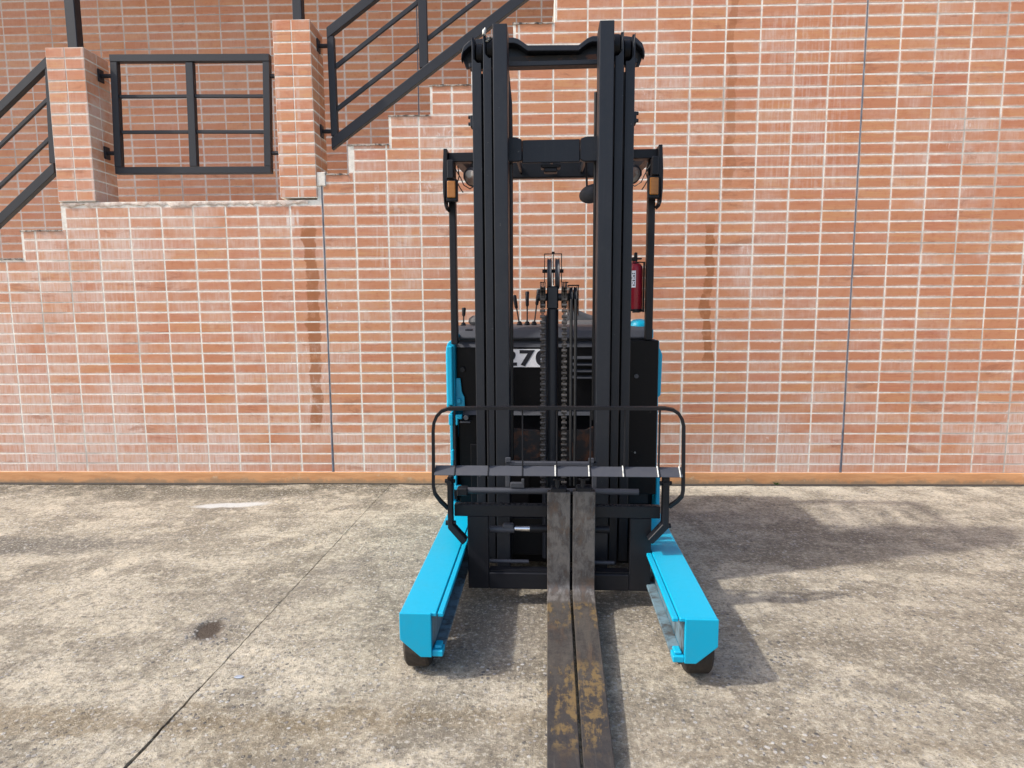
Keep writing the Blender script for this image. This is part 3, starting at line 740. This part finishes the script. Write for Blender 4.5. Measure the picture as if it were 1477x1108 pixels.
# mast
def rail(xa, xb, y, z0, z1, web, depth=.13, cut=0, lip=.009, name='mast_rail', tipside=0):
    """channel: front flange, web on one side, rear flange; cut = height of the cut-away at the top"""
    m = MB(); zt = z1-cut
    w0, w1 = (xa, xa+.011) if web < 0 else (xb-.011, xb)
    if cut:
        c2 = .016
        if web < 0: P = [(xa, z0), (xb, z0), (xb, zt), (xa+lip+c2, zt), (xa+lip, zt+c2*1.1), (xa+lip, z1-.045), (xa+.002, z1), (xa, z1)]
        else: P = [(xa, z0), (xb, z0), (xb, z1), (xb-.002, z1), (xb-lip, z1-.045), (xb-lip, zt+c2*1.1), (xb-lip-c2, zt), (xa, zt)]
        m.prism(P, 'y', y, y+.016, .002)
    else: m.box(xa, xb, y, y+.016, z0, z1, .003, 2)
    m.box(w0, w1, y+.0162, y+depth-.0162, z0, z1)
    m.box(xa, xb, y+depth-.016, y+depth, z0, z1 if not cut else zt, .002)
    return m.build(name, M['mast'], T)
RO = {}
for s in (-1, 1):
    f = lambda a, b: (a, b) if s < 0 else (-.022-b, -.022-a)
    # outer, middle, inner; mirrored about the mast's own centre line x = -0.011
    a, b = f(-.3715, -.3295); o1 = rail(a, b, .845, .12, 2.535 if s < 0 else 2.527, s, .15, .115)
    a, b = f(-.3165, -.2800); o2 = rail(a, b, .80, .12, 2.525 if s < 0 else 2.52, s, .15, .102)
    a, b = f(-.2700, -.2080); o3 = rail(a, b, .75, .10, 2.543, -s, .14)
    # dark infill added for the shade in the gaps between the stages
    a, b = f(-.328, -.318); MB().box(a, b, .885, .96, .12, 2.40).build('gap_shade_infill', M['panel'], o2)
    a, b = f(-.279, -.2705); MB().box(a, b, .83, .92, .12, 2.42).build('gap_shade_infill', M['panel'], o3)
    a, b = f(-.357, -.323); MB().lathe([(.02, a), (.046, a), (.052, a+.005), (.052, b-.005), (.046, b), (.02, b)], (0, .905, 2.468), 'x', 28).build('mast_roller', M['panel'], o1, 40)
    a, b = f(-.306, -.2725); MB().lathe([(.02, a), (.05, a), (.056, a+.005), (.056, b-.005), (.05, b), (.02, b)], (0, .865, 2.472), 'x', 28).build('mast_roller', M['panel'], o2, 40)
    a, b = f(-.385, -.3725)
    m = MB().box(a, b, .87, .92, 2.155, 2.205, .002)
    for zz in (2.17, 2.20): m.cyl('x', (.885, zz), .008, min(a, a+s*.01), max(b, b+s*.01), 8)
    m.build('stop_bracket', M['mast'], o1)
    if s < 0:
        m = MB(); rg = random.Random(9)
        m.box(-.319, -.305, .80, .82, 2.52, 2.545, .005).box(-.312, -.303, .803, .817, 2.53, 2.552, .004)
        for k in range(16):
            an = R(100+rg.uniform(-5, 62)); xx = rg.uniform(-.302, -.277); rr = .0575
            cx, cyy, cz = xx, .865+rr*math.cos(an), 2.472+rr*math.sin(an)
            m.lathe([(.001, -.002), (rg.uniform(.005, .009), 0), (.001, .003)], (cx, cyy, cz), 'z', 7)
        m.build('white_splash', M['dirtywhite'], o2, 60)
# top cross member of the outer mast
yc = .985
P = [(-.436, 2.505), (-.425, 2.540), (-.395, 2.566), (-.33, 2.574), (-.192, 2.574), (-.168, 2.566), (-.128, 2.538), (.108, 2.533), (.148, 2.562), (.17, 2.570), (.31, 2.567), (.368, 2.559), (.398, 2.532),
     (.409, 2.498), (.392, 2.452), (.36, 2.452), (-.39, 2.462), (-.42, 2.462)]
m = MB().prism(P, 'y', yc+.045, yc+.06, .002)
tc = m.build('top_crossmember', M['mast'], T)
P2 = [(x_, z_) for x_, z_ in P[:18]]
up_edge = P[0:14]
low = [(x_, z_-.026) for x_, z_ in up_edge][::-1]
m = MB().prism(up_edge+low, 'y', yc-.012, yc+.0448, .003); m.build('top_plate', M['mast'], tc)
t = NT('rusty_black'); n = t.noise(t.obj, 14, 6, .7); M['rusty'] = t.out(t.mix(t.ramp(n, .48, .66), (.022, .02, .02), (.12, .045, .02)), .7, 0, t.bump(n, .3, .004))
MB().box(-.41, .385, yc+.03, yc+.0448, 2.47, 2.505).build('web_plate', M['rusty'], tc)
MB().box(-.40, .375, yc-.012, yc+.044, 2.446, 2.468, .003).build('lower_lip', M['mast'], tc)
# inner cross member
m = MB().box(-.150, .112, .872, .885, 1.992, 2.092, .003)
m.prism([(-.232, 1.995), (-.165, 1.995), (-.1505, 2.00), (-.1505, 2.092), (-.178, 2.103), (-.232, 2.103)], 'y', .858, .885, .004)
m.prism([(.1125, 2.0), (.13, 1.99), (.20, 1.99), (.20, 2.10), (.14, 2.10), (.1125, 2.090)], 'y', .858, .885, .004)
cm = m.build('mast_crossmember', M['mast'], T)
MB().box(-.065, .025, .90, .96, 1.975, 1.991, .004).box(-.05, .01, .90, .95, 1.955, 1.975, .004).build('cylinder_mount', M['black'], cm)
# lower cross plate of the mast, wavy upper edge
P = [(-.215, .775), (-.20, .757), (-.14, .752), (-.09, .75), (-.065, .745), (.04, .745), (.10, .752), (.15, .752), (.175, .765), (.195, .772), (.195, .60), (-.215, .60)]
MB().prism(P, 'y', .90, .915, .002).build('lower_crossmember', M['rusty'], T)
MB().box(-.215, .195, .93, .945, .11, .30, .002).build('lower_crossmember', M['black'], T)

# hoses on the inner left rail
def hose(name, pts, r, par): return MB().tube(pts, r, 8).build(name, M['hose'], par, 50)
hose('hose', [(-.226, .93, 2.46), (-.222, .915, 2.425), (-.214, .905, 2.35), (-.2055, .90, 2.26), (-.2035, .90, 2.1), (-.2045, .90, 1.8), (-.206, .90, 1.32), (-.2075, .90, .6)], .0105, T)
hose('hose', [(-.236, .96, 2.43), (-.231, .95, 2.36), (-.225, .94, 2.25), (-.223, .935, 2.0), (-.223, .93, 1.0), (-.224, .93, .6)], .007, T)
hose('hose', [(.182, .90, 2.30), (.183, .90, 1.6), (.184, .90, .8)], .007, T)

# free lift cylinder, pulleys and chains
cyl = MB().cyl('z', (-.0105, .86), .0275, .12, 1.33, 24).build('lift_cylinder', M['mast'], T, 40)
MB().cyl('z', (-.0455, .875), .0135, .12, 1.30, 14).build('oil_pipe', M['grey'], cyl, 40)
MB().box(-.037, .016, .835, .885, 1.33, 1.435, .006).build('cylinder_head', M['mast'], cyl)
MB().cyl('x', (.86, 1.385), .018, -.082, .105, 14).build('cross_shaft', M['mast'], cyl, 40)
def disc(x0, x1, y, z, r, name, par, mat):
    xm = (x0+x1)/2
    return MB().lathe([(.012, x0), (r-.012, x0), (r, x0+.002), (r-.006, xm), (r, x1-.002), (r-.012, x1), (.012, x1)], (0, y, z), 'x', 32).build(name, mat, par, 35)
for x0, x1 in ((-.0360, -.0150), (.0010, .0220)): disc(x0, x1, .875, 1.492, .072, 'hose_pulley', cyl, M['grey'])
m = MB().tube([(-.067, .86, 1.452), (-.0475, .86, 1.453), (-.0475, .86, 1.582), (.030, .86, 1.582), (.030, .86, 1.453), (.062, .86, 1.452)], .002, 4, flat=.016); m.build('pulley_bracket', M['panel'], cyl)
MB().box(-.0095, -.0055, .85, .89, 1.44, 1.58).cyl('z', (-.008, .86), .007, 1.582, 1.592, 8).build('centre_stay', M['panel'], cyl)
MB().cyl('x', (.875, 1.505), .0085, -.058, .040, 10).build('pulley_pin', M['black'], cyl, 40)
for x0 in (-.0685, .0305):
    xc = x0+.0128
    disc(xc-.013, xc+.013, .875, 1.385, .052, 'chain_wheel', cyl, M['panel'])
    m = MB(); z = .49
    while z < 1.385:
        # one pitch: a pair of wide outer links with their pin, then the narrow inner links
        for o, h_, r_ in ((-.0105, .0080, .0080), (.0105, .0080, .0080), (-.0072, .0080, .0080), (.0072, .0080, .0080)):
            m.cyl('x', (.8125, z), r_, xc+o-.0018, xc+o+.0018, 10)
        m.cyl('x', (.8115, z), .0072, xc-.0065, xc+.0065, 10)
        for o in (-.0045, 0, .0045):
            m.box(xc+o-.0018, xc+o+.0018, .8085, .8195, z+.0078, z+.0182, .001)
        z += .026
    # over the wheel
    for a in range(0, 181, 14):
        an = R(180-a); yy, zz = .875+.0625*math.cos(an), 1.385+.0625*math.sin(an)
        for o in (-.0105, -.004, .004, .0105): m.box(xc+o-.0016, xc+o+.0016, yy-.008, yy+.008, zz-.007, zz+.007, rot=Matrix.Rotation(-an, 3, 'X'))
    tag(m.build('lift_chain', M['chain'], T), None, None, None, None)
pl = disc(.066, .083, .87, 1.372, .062, 'hose_wheel', T, M['mast']); disc(.086, .103, .87, 1.372, .062, 'hose_wheel', T, M['mast'])
MB().box(.062, .112, .85, .89, 1.436, 1.441).box(.060, .0625, .83, .91, 1.30, 1.44).box(.1065, .109, .83, .91, 1.30, 1.44).build('wheel_guard', M['panel'], pl)
for xh in (.0745, .0945): hose('hose', [(xh, .808, 1.375), (xh, .808, 1.2), (xh, .81, .8), (xh, .82, .50)], .0075, T)

# body
b0 = 1.25
body = MB().box(-.52, .54, b0, b0+.03, .80, 1.13, .004).build('front_panel', M['panel'], T)
MB().prism([(b0-.004, 1.128), (b0+.02, 1.158), (b0+.06, 1.158), (b0+.06, 1.128)], 'x', -.52, .53).build('panel_fold', M['grey'], body)
MB().box(-.52, .53, b0+.02, b0+.06, 1.16, 1.166).build('cover_seam', M['ink'], body)
pr = [(b0+.005, 1.168), (b0-.002, 1.178), (b0+.02, 1.215), (b0+.05, 1.234), (b0+.10, 1.240), (b0+.42, 1.240), (b0+.42, 1.168)]
dash = MB().prism(pr, 'x', -.533, .50, .005, 2).build('dash_cover', M['grey'], T)
MB().prism([(b0-.01, .764), (b0+.012, .788), (b0+.05, .788), (b0+.05, .764)], 'x', -.49, .52).build('sill_bar', M['grey'], T)
MB().box(-.515, .53, b0+.01, b0+.04, .12, .758, .004).build('battery_panel', M['panel'], T)
MB().box(-.44, -.13, b0-.09, b0-.07, .1165, .62, .003).build('inner_panel', M['panel'], T)
MB().box(.12, .40, b0-.09, b0-.07, .1165, .62, .003).build('inner_panel', M['panel'], T)
for s in (-1, 1):
    a, b = sorted((s*.562, s*.540)); MB().box(a-.011*0, b, b0+.05, 2.02, .10, 1.16, .01, 2).build('side_panel', M['blue'], T)
MB().box(-.535, .535, 1.95, 2.01, .10, 1.20, .02, 2).build('rear_panel', M['blue'], T)
MB().box(-.40, .40, .98, 1.94, .055, .115).box(-.53, .53, 1.32, 1.94, .1155, .62).build('chassis', M['panel'], T)
# left post foot: turquoise sleeve and gusset
m = MB().prism([(-.570, .80), (-.566, .79), (-.535, .79), (-.522, .80), (-.522, 1.145), (-.530, 1.165), (-.545, 1.168), (-.562, 1.15), (-.570, 1.11)], 'y', b0-.05, b0+.09, .006, 2)
m.prism([(-.5218, .795), (-.475, .795), (-.477, .862), (-.490, .888), (-.498, .965), (-.5218, .965)], 'y', b0-.028, b0-.015, .002)
m.box(-.564, -.530, b0-.075, b0-.049, .825, 1.14, .008, 3)
sl_ = m.build('post_sleeve', M['blue'], T)
MB().cyl('y', (-.548, .812), .011, b0-.085, b0-.05, 12).build('bolt', M['steel'], sl_, 40)
MB().cyl('y', (-.506, .845), .012, b0-.045, b0-.02, 12).build('bolt', M['blue'], sl_, 40); MB().cyl('y', (-.515, 1.19), .014, b0-.045, b0+.02, 12).build('bolt', M['blue'], sl_, 40)
MB().cyl('y', (-.487, 1.01), .014, b0-.02, b0, 12).build('panel_knob', M['black'], body, 40)
m = MB().box(-.561, -.545, b0-.005, b0+.05, .28, .775, .003); lp = m.build('battery_rail', M['blue'], T)
MB().box(-.541, -.522, b0-.03, b0+.03, .30, .755, .003).build('black_strip', M['panel'], lp)
for (xa, xb, za, zb) in ((-.560, -.538, .715, .775), (-.525, -.487, .748, .772), (-.526, -.510, .715, .752), (-.535, -.498, .36, .385), (-.535, -.522, .385, .44), (-.549, -.535, .52, .58)):
    MB().box(xa, xb, b0-.055, b0-.03, za, zb, .004).build('latch', M['blue'], lp)
MB().cyl('y', (-.466, .757), .013, b0-.06, b0-.01, 12).box(-.50, -.445, b0-.05, b0-.01, .728, .736).build('catch', M['grey'], lp, 40)
# right hand panel
rp_ = MB().box(.372, .532, 1.15, 1.172, .36, 1.168, .004).build('door_panel', M['panel'], T)
MB().cyl('y', (.421, .985), .011, 1.14, 1.15, 12).build('bolt', M['grey'], rp_, 40); MB().cyl('y', (.421, .585), .005, 1.145, 1.15, 8).build('bolt', M['steel'], rp_, 40)
MB().prism([(.535, .86), (.556, .88), (.560, 1.09), (.548, 1.12), (.535, 1.13)], 'y', 1.20, 1.34, .003).build('corner_strip', M['blue'], T)
MB().box(.40, .50, 1.19, 1.21, .30, .45, .002).build('lower_cover', M['black'], T)
MB().box(.535, .556, 1.16, 1.35, .10, .48, .004).build('battery_rail', M['blue'], T)
# number plate and louvres
plt = MB().box(-.318, -.012, b0-.0045, b0-.001, 1.022, 1.118).build('number_plate', M['white'], T)
tc_ = bpy.data.curves.new('digits', 'FONT'); tc_.body = '270'; tc_.size = .124; tc_.offset = .0042; tc_.extrude = .0006; tc_.space_character = 1.15
to = bpy.data.objects.new('digits', tc_); COL.objects.link(to)
bpy.context.view_layer.update()
me = bpy.data.meshes.new_from_object(to.evaluated_get(bpy.context.evaluated_depsgraph_get()))
bpy.data.objects.remove(to)
xsv = [v.co.x for v in me.vertices]; ysv = [v.co.y for v in me.vertices]
kx = .253/(max(xsv)-min(xsv)); kz = .087/(max(ysv)-min(ysv))
for v in me.vertices:
    x_, y_, z_ = v.co; v.co = (-.272+(x_-min(xsv))*kx, b0-.0052-z_, 1.027+(y_-min(ysv))*kz)
me.materials.clear(); me.materials.append(M['ink'])
od = bpy.data.objects.new('digits', me); COL.objects.link(od); od.parent = plt
for k in range(4):
    zc = 1.072-.0345*k
    MB().prism([(b0-.020, zc-.004), (b0-.017, zc-.009), (b0+.001, zc-.001), (b0+.001, zc+.009)], 'x', .09, .236).build('louvre', M['grey'], T)
# levers on the dash
def lever(xb_, zb_, xt_, zt_, y, kn=.0085):
    zk = zt_-.42*(zt_-zb_); xk = xt_-(xt_-xb_)*.42
    l = MB().tube([(xb_, y, zb_), (xk, y, zk)], .0042, 8).build('lever', M['rusty'], T, 40)
    MB().tube([(xk, y, zk-.004), (xk+(xt_-xk)*.1, y, zk+.004), (xt_, y, zt_-.004), (xt_, y, zt_)], [.007, .0095, .0115, .009], 10).build('knob', M['black'], l, 40)
    MB().lathe([(.016, 0), (.019, .004), (.014, .008), (.017, .012), (.011, .017), (.013, .02), (.006, .026)], (xb_, y, zb_-.004), 'z', 14).build('boot', M['black'], l, 40)
lever(-.188, 1.240, -.216, 1.405, 1.40); lever(-.146, 1.240, -.145, 1.425, 1.40); lever(-.108, 1.240, -.082, 1.436, 1.40)
lever(-.045, 1.240, -.03, 1.30, 1.40); lever(-.497, 1.235, -.493, 1.338, 1.38, .006)
MB().lathe([(.015, 0), (.05, .004), (.06, .02), (.056, .04), (.035, .055), (.005, .058)], (-.415, 1.42, 1.239), 'z', 24).build('steering_hub', M['seat'], T, 40)
MB().box(-.475, -.435, b0+.02, b0+.05, 1.2, 1.226, .003).build('key_switch', M['ink'], T)
st = MB().box(.06, .40, 1.56, 1.90, 1.12, 1.26, .04, 3).build('seat', M['seat'], T, 50)
m = MB().prism([(.055, 1.2), (.06, 1.29), (.085, 1.322), (.15, 1.322), (.19, 1.30), (.24, 1.285), (.34, 1.27), (.38, 1.2)], 'y', 1.72, 1.86, .025, 3); m.build('backrest', M['seat'], st, 50)
MB().lathe([(.062, 0), (.061, .012), (.052, .03), (.035, .042), (.012, .047), (.001, .0475)], (.462, 1.36, 1.225), 'z', 28).build('round_cap', M['blue'], T, 50)
MB().box(.505, .525, 1.28, 1.33, 1.17, 1.222, .005).build('post_foot', M['blue'], T)

# overhead guard
gy = 1.10
gd = MB().box(-.522, .502, gy, gy+.05, 2.052, 2.096, .003).build('overhead_guard', M['black'], T)
MB().box(-.515, .495, 1.60, 1.65, 2.065, 2.165, .006).build('rear_beam', M['black'], gd)
for xa in (-.50, .445):
    MB().prism([(gy+.0505, 2.055), (1.599, 2.085), (1.599, 2.14), (gy+.0505, 2.094)], 'x', xa, xa+.04).build('side_beam', M['black'], gd)
for k in range(5):
    xa = -.36+k*.17
    MB().prism([(gy+.0505, 2.06), (1.599, 2.09), (1.599, 2.125), (gy+.0505, 2.09)], 'x', xa, xa+.012).build('guard_bar', M['black'], gd)
for xa, xb, zb in ((-.531, -.497, 1.15), (.462, .498, 1.17)):
    MB().box(xa, xb, gy+.04, gy+.09, zb, 2.07, .004).build('post', M['black'], gd)
for s in (-1, 1):
    X = (lambda v: v) if s < 0 else (lambda v: -.027-v)
    def bb(m, xa, xb, *a, **k): p_, q_ = sorted((X(xa), X(xb))); return m.box(p_, q_, *a, **k)
    m = MB()
    P = [(X(-.5455), 1.99), (X(-.5395), 2.105), (X(-.522), 2.105), (X(-.522), 1.965), (X(-.531), 1.95), (X(-.536), 1.85), (X(-.525), 1.83), (X(-.533), 1.815), (X(-.541), 1.84), (X(-.5455), 1.90)]
    m.prism(P, 'y', gy-.045, gy+.06, .002)
    bb(m, -.5215, -.490, gy-.06, gy-.005, 1.962, 2.05, .004)
    cb = m.build('corner_bracket', M['black'], gd)
    m = MB(); bb(m, -.532, -.474, gy-.045, gy-.012, 1.856, 1.962, .004); il = m.build('indicator_light', M['black'], gd)
    m = MB(); bb(m, -.523, -.482, gy-.055, gy-.0445, 1.872, 1.952, .004, 2); m.build('lens', M['amber'], il)
    # work lamp under the beam
    cx = X(-.405)
    m = MB().lathe([(.012, .035), (.03, .03), (.044, .012), (.048, -.012), (.045, -.016), (.046, -.02)], (0, 0, 0), 'y', 24)
    bmesh.ops.rotate(m.b, verts=m.b.verts, matrix=Matrix.Rotation(R(s*30), 3, 'Z') @ Matrix.Rotation(R(25), 3, 'X'))
    bmesh.ops.translate(m.b, verts=m.b.verts, vec=(cx, gy+.05, 1.99)); wl_ = m.build('work_lamp', M['grey'], gd, 40)
    m = MB().lathe([(.043, 0), (.043, .002), (.03, -.008), (.012, -.012)], (0, -.018, 0), 'y', 24)
    bmesh.ops.rotate(m.b, verts=m.b.verts, matrix=Matrix.Rotation(R(s*30), 3, 'Z') @ Matrix.Rotation(R(25), 3, 'X'))
    bmesh.ops.translate(m.b, verts=m.b.verts, vec=(cx, gy+.05, 1.99)); m.build('glass', M['lampglass'], wl_, 40)
    MB().box(cx-.006, cx+.006, gy+.03, gy+.06, 2.03, 2.052).build('lamp_bracket', M['black'], wl_)
    m = MB().tube([(X(-.475), gy-.01, 2.03), (X(-.468), gy-.015, 1.98), (X(-.478), gy-.01, 1.95), (X(-.462), gy-.015, 1.92), (X(-.452), gy, 1.905)], .003, 6)
    m.tube([(X(-.49), gy-.012, 2.02), (X(-.46), gy-.01, 1.97), (X(-.448), gy, 1.94), (X(-.42), gy+.02, 1.925), (X(-.39), gy+.03, 1.945)], .0028, 6)
    m.build('wire', M['hose'], gd, 60)
# rear view mirror
mr = MB().tube([(.155, gy+.03, 2.05), (.158, gy+.03, 1.99), (.160, gy+.03, 1.91)], .005, 8).build('mirror', M['black'], T, 40)
m = MB().lathe([(.002, .03), (.04, .024), (.062, .010), (.067, -.002), (.062, -.006), (.03, -.004), (.002, -.003)], (0, 0, 0), 'y', 32)
bmesh.ops.scale(m.b, verts=m.b.verts, vec=(1.0, 1, .68))
bmesh.ops.rotate(m.b, verts=m.b.verts, matrix=Matrix.Rotation(R(18), 3, 'Y'))
bmesh.ops.rotate(m.b, verts=m.b.verts, matrix=Matrix.Rotation(R(180), 3, 'Z'))
bmesh.ops.translate(m.b, verts=m.b.verts, vec=(.187, gy+.03, 1.895)); m.build('mirror_shell', M['grey'], mr, 50)
# extinguisher bracket on the right post
m = MB().box(.454, .4615, 1.19, 1.215, 1.31, 1.565, .001)
m.tube([(.455, 1.20, 1.562), (.43, 1.185, 1.562), (.40, 1.19, 1.558)], .0035, 6)
m.tube([(.455, 1.20, 1.318), (.43, 1.165, 1.312), (.40, 1.18, 1.312)], .0045, 6)
m.build('extinguisher_bracket', M['black'], T)

# ------------------------------------------------------------------ fire extinguisher
Rz = Matrix.Rotation(-PHI, 3, 'Z')
ex = empty('fire_extinguisher', TO+Rz @ Vector((.412, 1.215, 1.315)), -PHI)
tag(ex, 'small red fire extinguisher with black valve hanging on the right guard post', 'fire extinguisher')
MB().lathe([(.030, 0), (.038, .004), (.041, .012), (.041, .212), (.039, .226), (.032, .238), (.020, .246), (.013, .249), (.013, .253)], (0, 0, 0), 'z', 32).build('tank', M['red'], ex, 40)
MB().lathe([(.013, .252), (.014, .258), (.0135, .272), (.008, .276)], (0, 0, 0), 'z', 16).box(-.03, .035, -.009, .009, .262, .270, .002).box(-.004, .012, -.010, .010, .270, .298, .003).build('valve', M['black'], ex, 40)
MB().tube([(-.012, 0, .264), (-.034, -.006, .255), (-.046, -.008, .22), (-.047, -.006, .12), (-.045, -.006, .03)], .006, 8).build('hose', M['hose'], ex, 40)
MB().lathe([(.0405, 0), (.0415, .003), (.0415, .010), (.0405, .012)], (0, 0, .000), 'z', 28).build('base_ring', M['black'], ex, 40)
m = MB()     # paper label that wraps the left half of the tank
a0, a1 = R(198), R(272)
for k in range(10):
    A, B = a0+(a1-a0)*k/10, a0+(a1-a0)*(k+1)/10
    m.b.faces.new([m.b.verts.new((.0416*math.cos(q), .0416*math.sin(q), zz)) for q, zz in ((A, .12), (B, .12), (B, .205), (A, .205))])
lab = m.build('paper_label', M['white'], ex)
m = MB()
for zz, c_, w_ in ((.19, 256, 9), (.178, 258, 7), (.168, 254, 11), (.155, 257, 8), (.143, 256, 10), (.132, 258, 6)):
    A, B = R(c_-w_), R(c_+w_); rr = .0420
    m.b.faces.new([m.b.verts.new((rr*math.cos(q), rr*math.sin(q), z2)) for q, z2 in ((A, zz-.003), (B, zz-.003), (B, zz+.003), (A, zz+.003))])
m.build('print', M['ink'], lab)

# ------------------------------------------------------------------ small things on the ground
m = MB(); rg = random.Random(31)
def stone(x, y, s):
    n = 6; h = s*rg.uniform(.25, .5); a0 = rg.random()*6
    top = m.b.verts.new((x+rg.uniform(-.2, .2)*s, y+rg.uniform(-.2, .2)*s, h)); ring = []
    for k in range(n):
        a = a0+2*math.pi*k/n; q = s*rg.uniform(.6, 1.1); ring.append(m.b.verts.new((x+q*math.cos(a), y+q*.8*math.sin(a), h*rg.uniform(.1, .7) if k % 2 else 0.0)))
    low = [m.b.verts.new((v.co.x, v.co.y, -.002)) for v in ring]
    for k in range(n):
        m.b.faces.new((top, ring[k], ring[(k+1) % n])); m.b.faces.new((ring[k], low[k], low[(k+1) % n], ring[(k+1) % n]))
for i in range(2600):
    y = 1.4+3.2*rg.random()**1.5; x = rg.uniform(-3.2, 3.4)
    if abs(x-.09) < .62 and y > 2.0: continue
    stone(x, y, rg.choice((.002, .0025, .003, .003, .004, .005)))
for i in range(70):
    a = rg.random()*6.3; q = .05+abs(rg.gauss(0, .03)); stone(-1.345+q*math.cos(a), 2.50+q*1.5*math.sin(a), rg.choice((.003, .004, .005, .007, .009)))
for i in range(160): stone(1.25+rg.gauss(0, .18), 2.02+rg.gauss(0, .10), rg.choice((.003, .004, .006, .007)))
for i in range(120): stone(.98+rg.gauss(0, .25), 2.3+rg.gauss(0, .14), rg.choice((.003, .004, .006)))
for i in range(90): stone(-1.0+rg.gauss(0, .3), 2.4+rg.gauss(0, .12), rg.choice((.003, .004, .006)))
t = NT('loose_chips'); g = t.new('ShaderNodeNewGeometry'); M['chips'] = t.out(t.mix(g.outputs['Random Per Island'], (.09, .088, .09), (.36, .34, .31)), .8)
tag(m.build('gravel', M['chips']), 'loose stone chips scattered over the concrete yard', 'gravel', kind='stuff')
# a weed in the gap at the foot of the wall
wd = empty('weed', (1.85, WY-.028, 0)); tag(wd, 'tiny green weed growing from the gap at the foot of the wall', 'weed')
t = NT('weed_leaf'); M['leaf'] = t.out(t.mix(t.noise(t.obj, 60), (.05, .12, .02), (.12, .22, .05)), .6)
rg = random.Random(2); m = MB()
for k in range(9):
    a = rg.uniform(0, 6.28); l = rg.uniform(.018, .04); e = rg.uniform(.4, 1.1); w_ = l*.28
    d_ = Vector((math.cos(a)*math.cos(e), -abs(math.sin(a))*math.cos(e)*.6, math.sin(e))); s_ = Vector((-math.sin(a), math.cos(a), 0))*w_
    p0 = Vector((rg.uniform(-.012, .012), 0, .0)); q = [p0, p0+d_*l*.5+s_, p0+d_*l, p0+d_*l*.5-s_]
    m.b.faces.new([m.b.verts.new(v_) for v_ in q])
m.build('leaves', M['leaf'], wd)
# pale flake lying on the concrete
m = MB().prism([(-.018, -.004), (-.006, -.010), (.012, -.009), (.019, .001), (.006, .008), (-.010, .006)], 'z', .001, .005, .001)
o = m.build('paint_flake', plain('pale_flake', (.34, .38, .46), .5)); o.location = (-1.068, 2.162, 0); tag(o, 'small pale flake lying on the concrete beside the slab joint', 'debris')
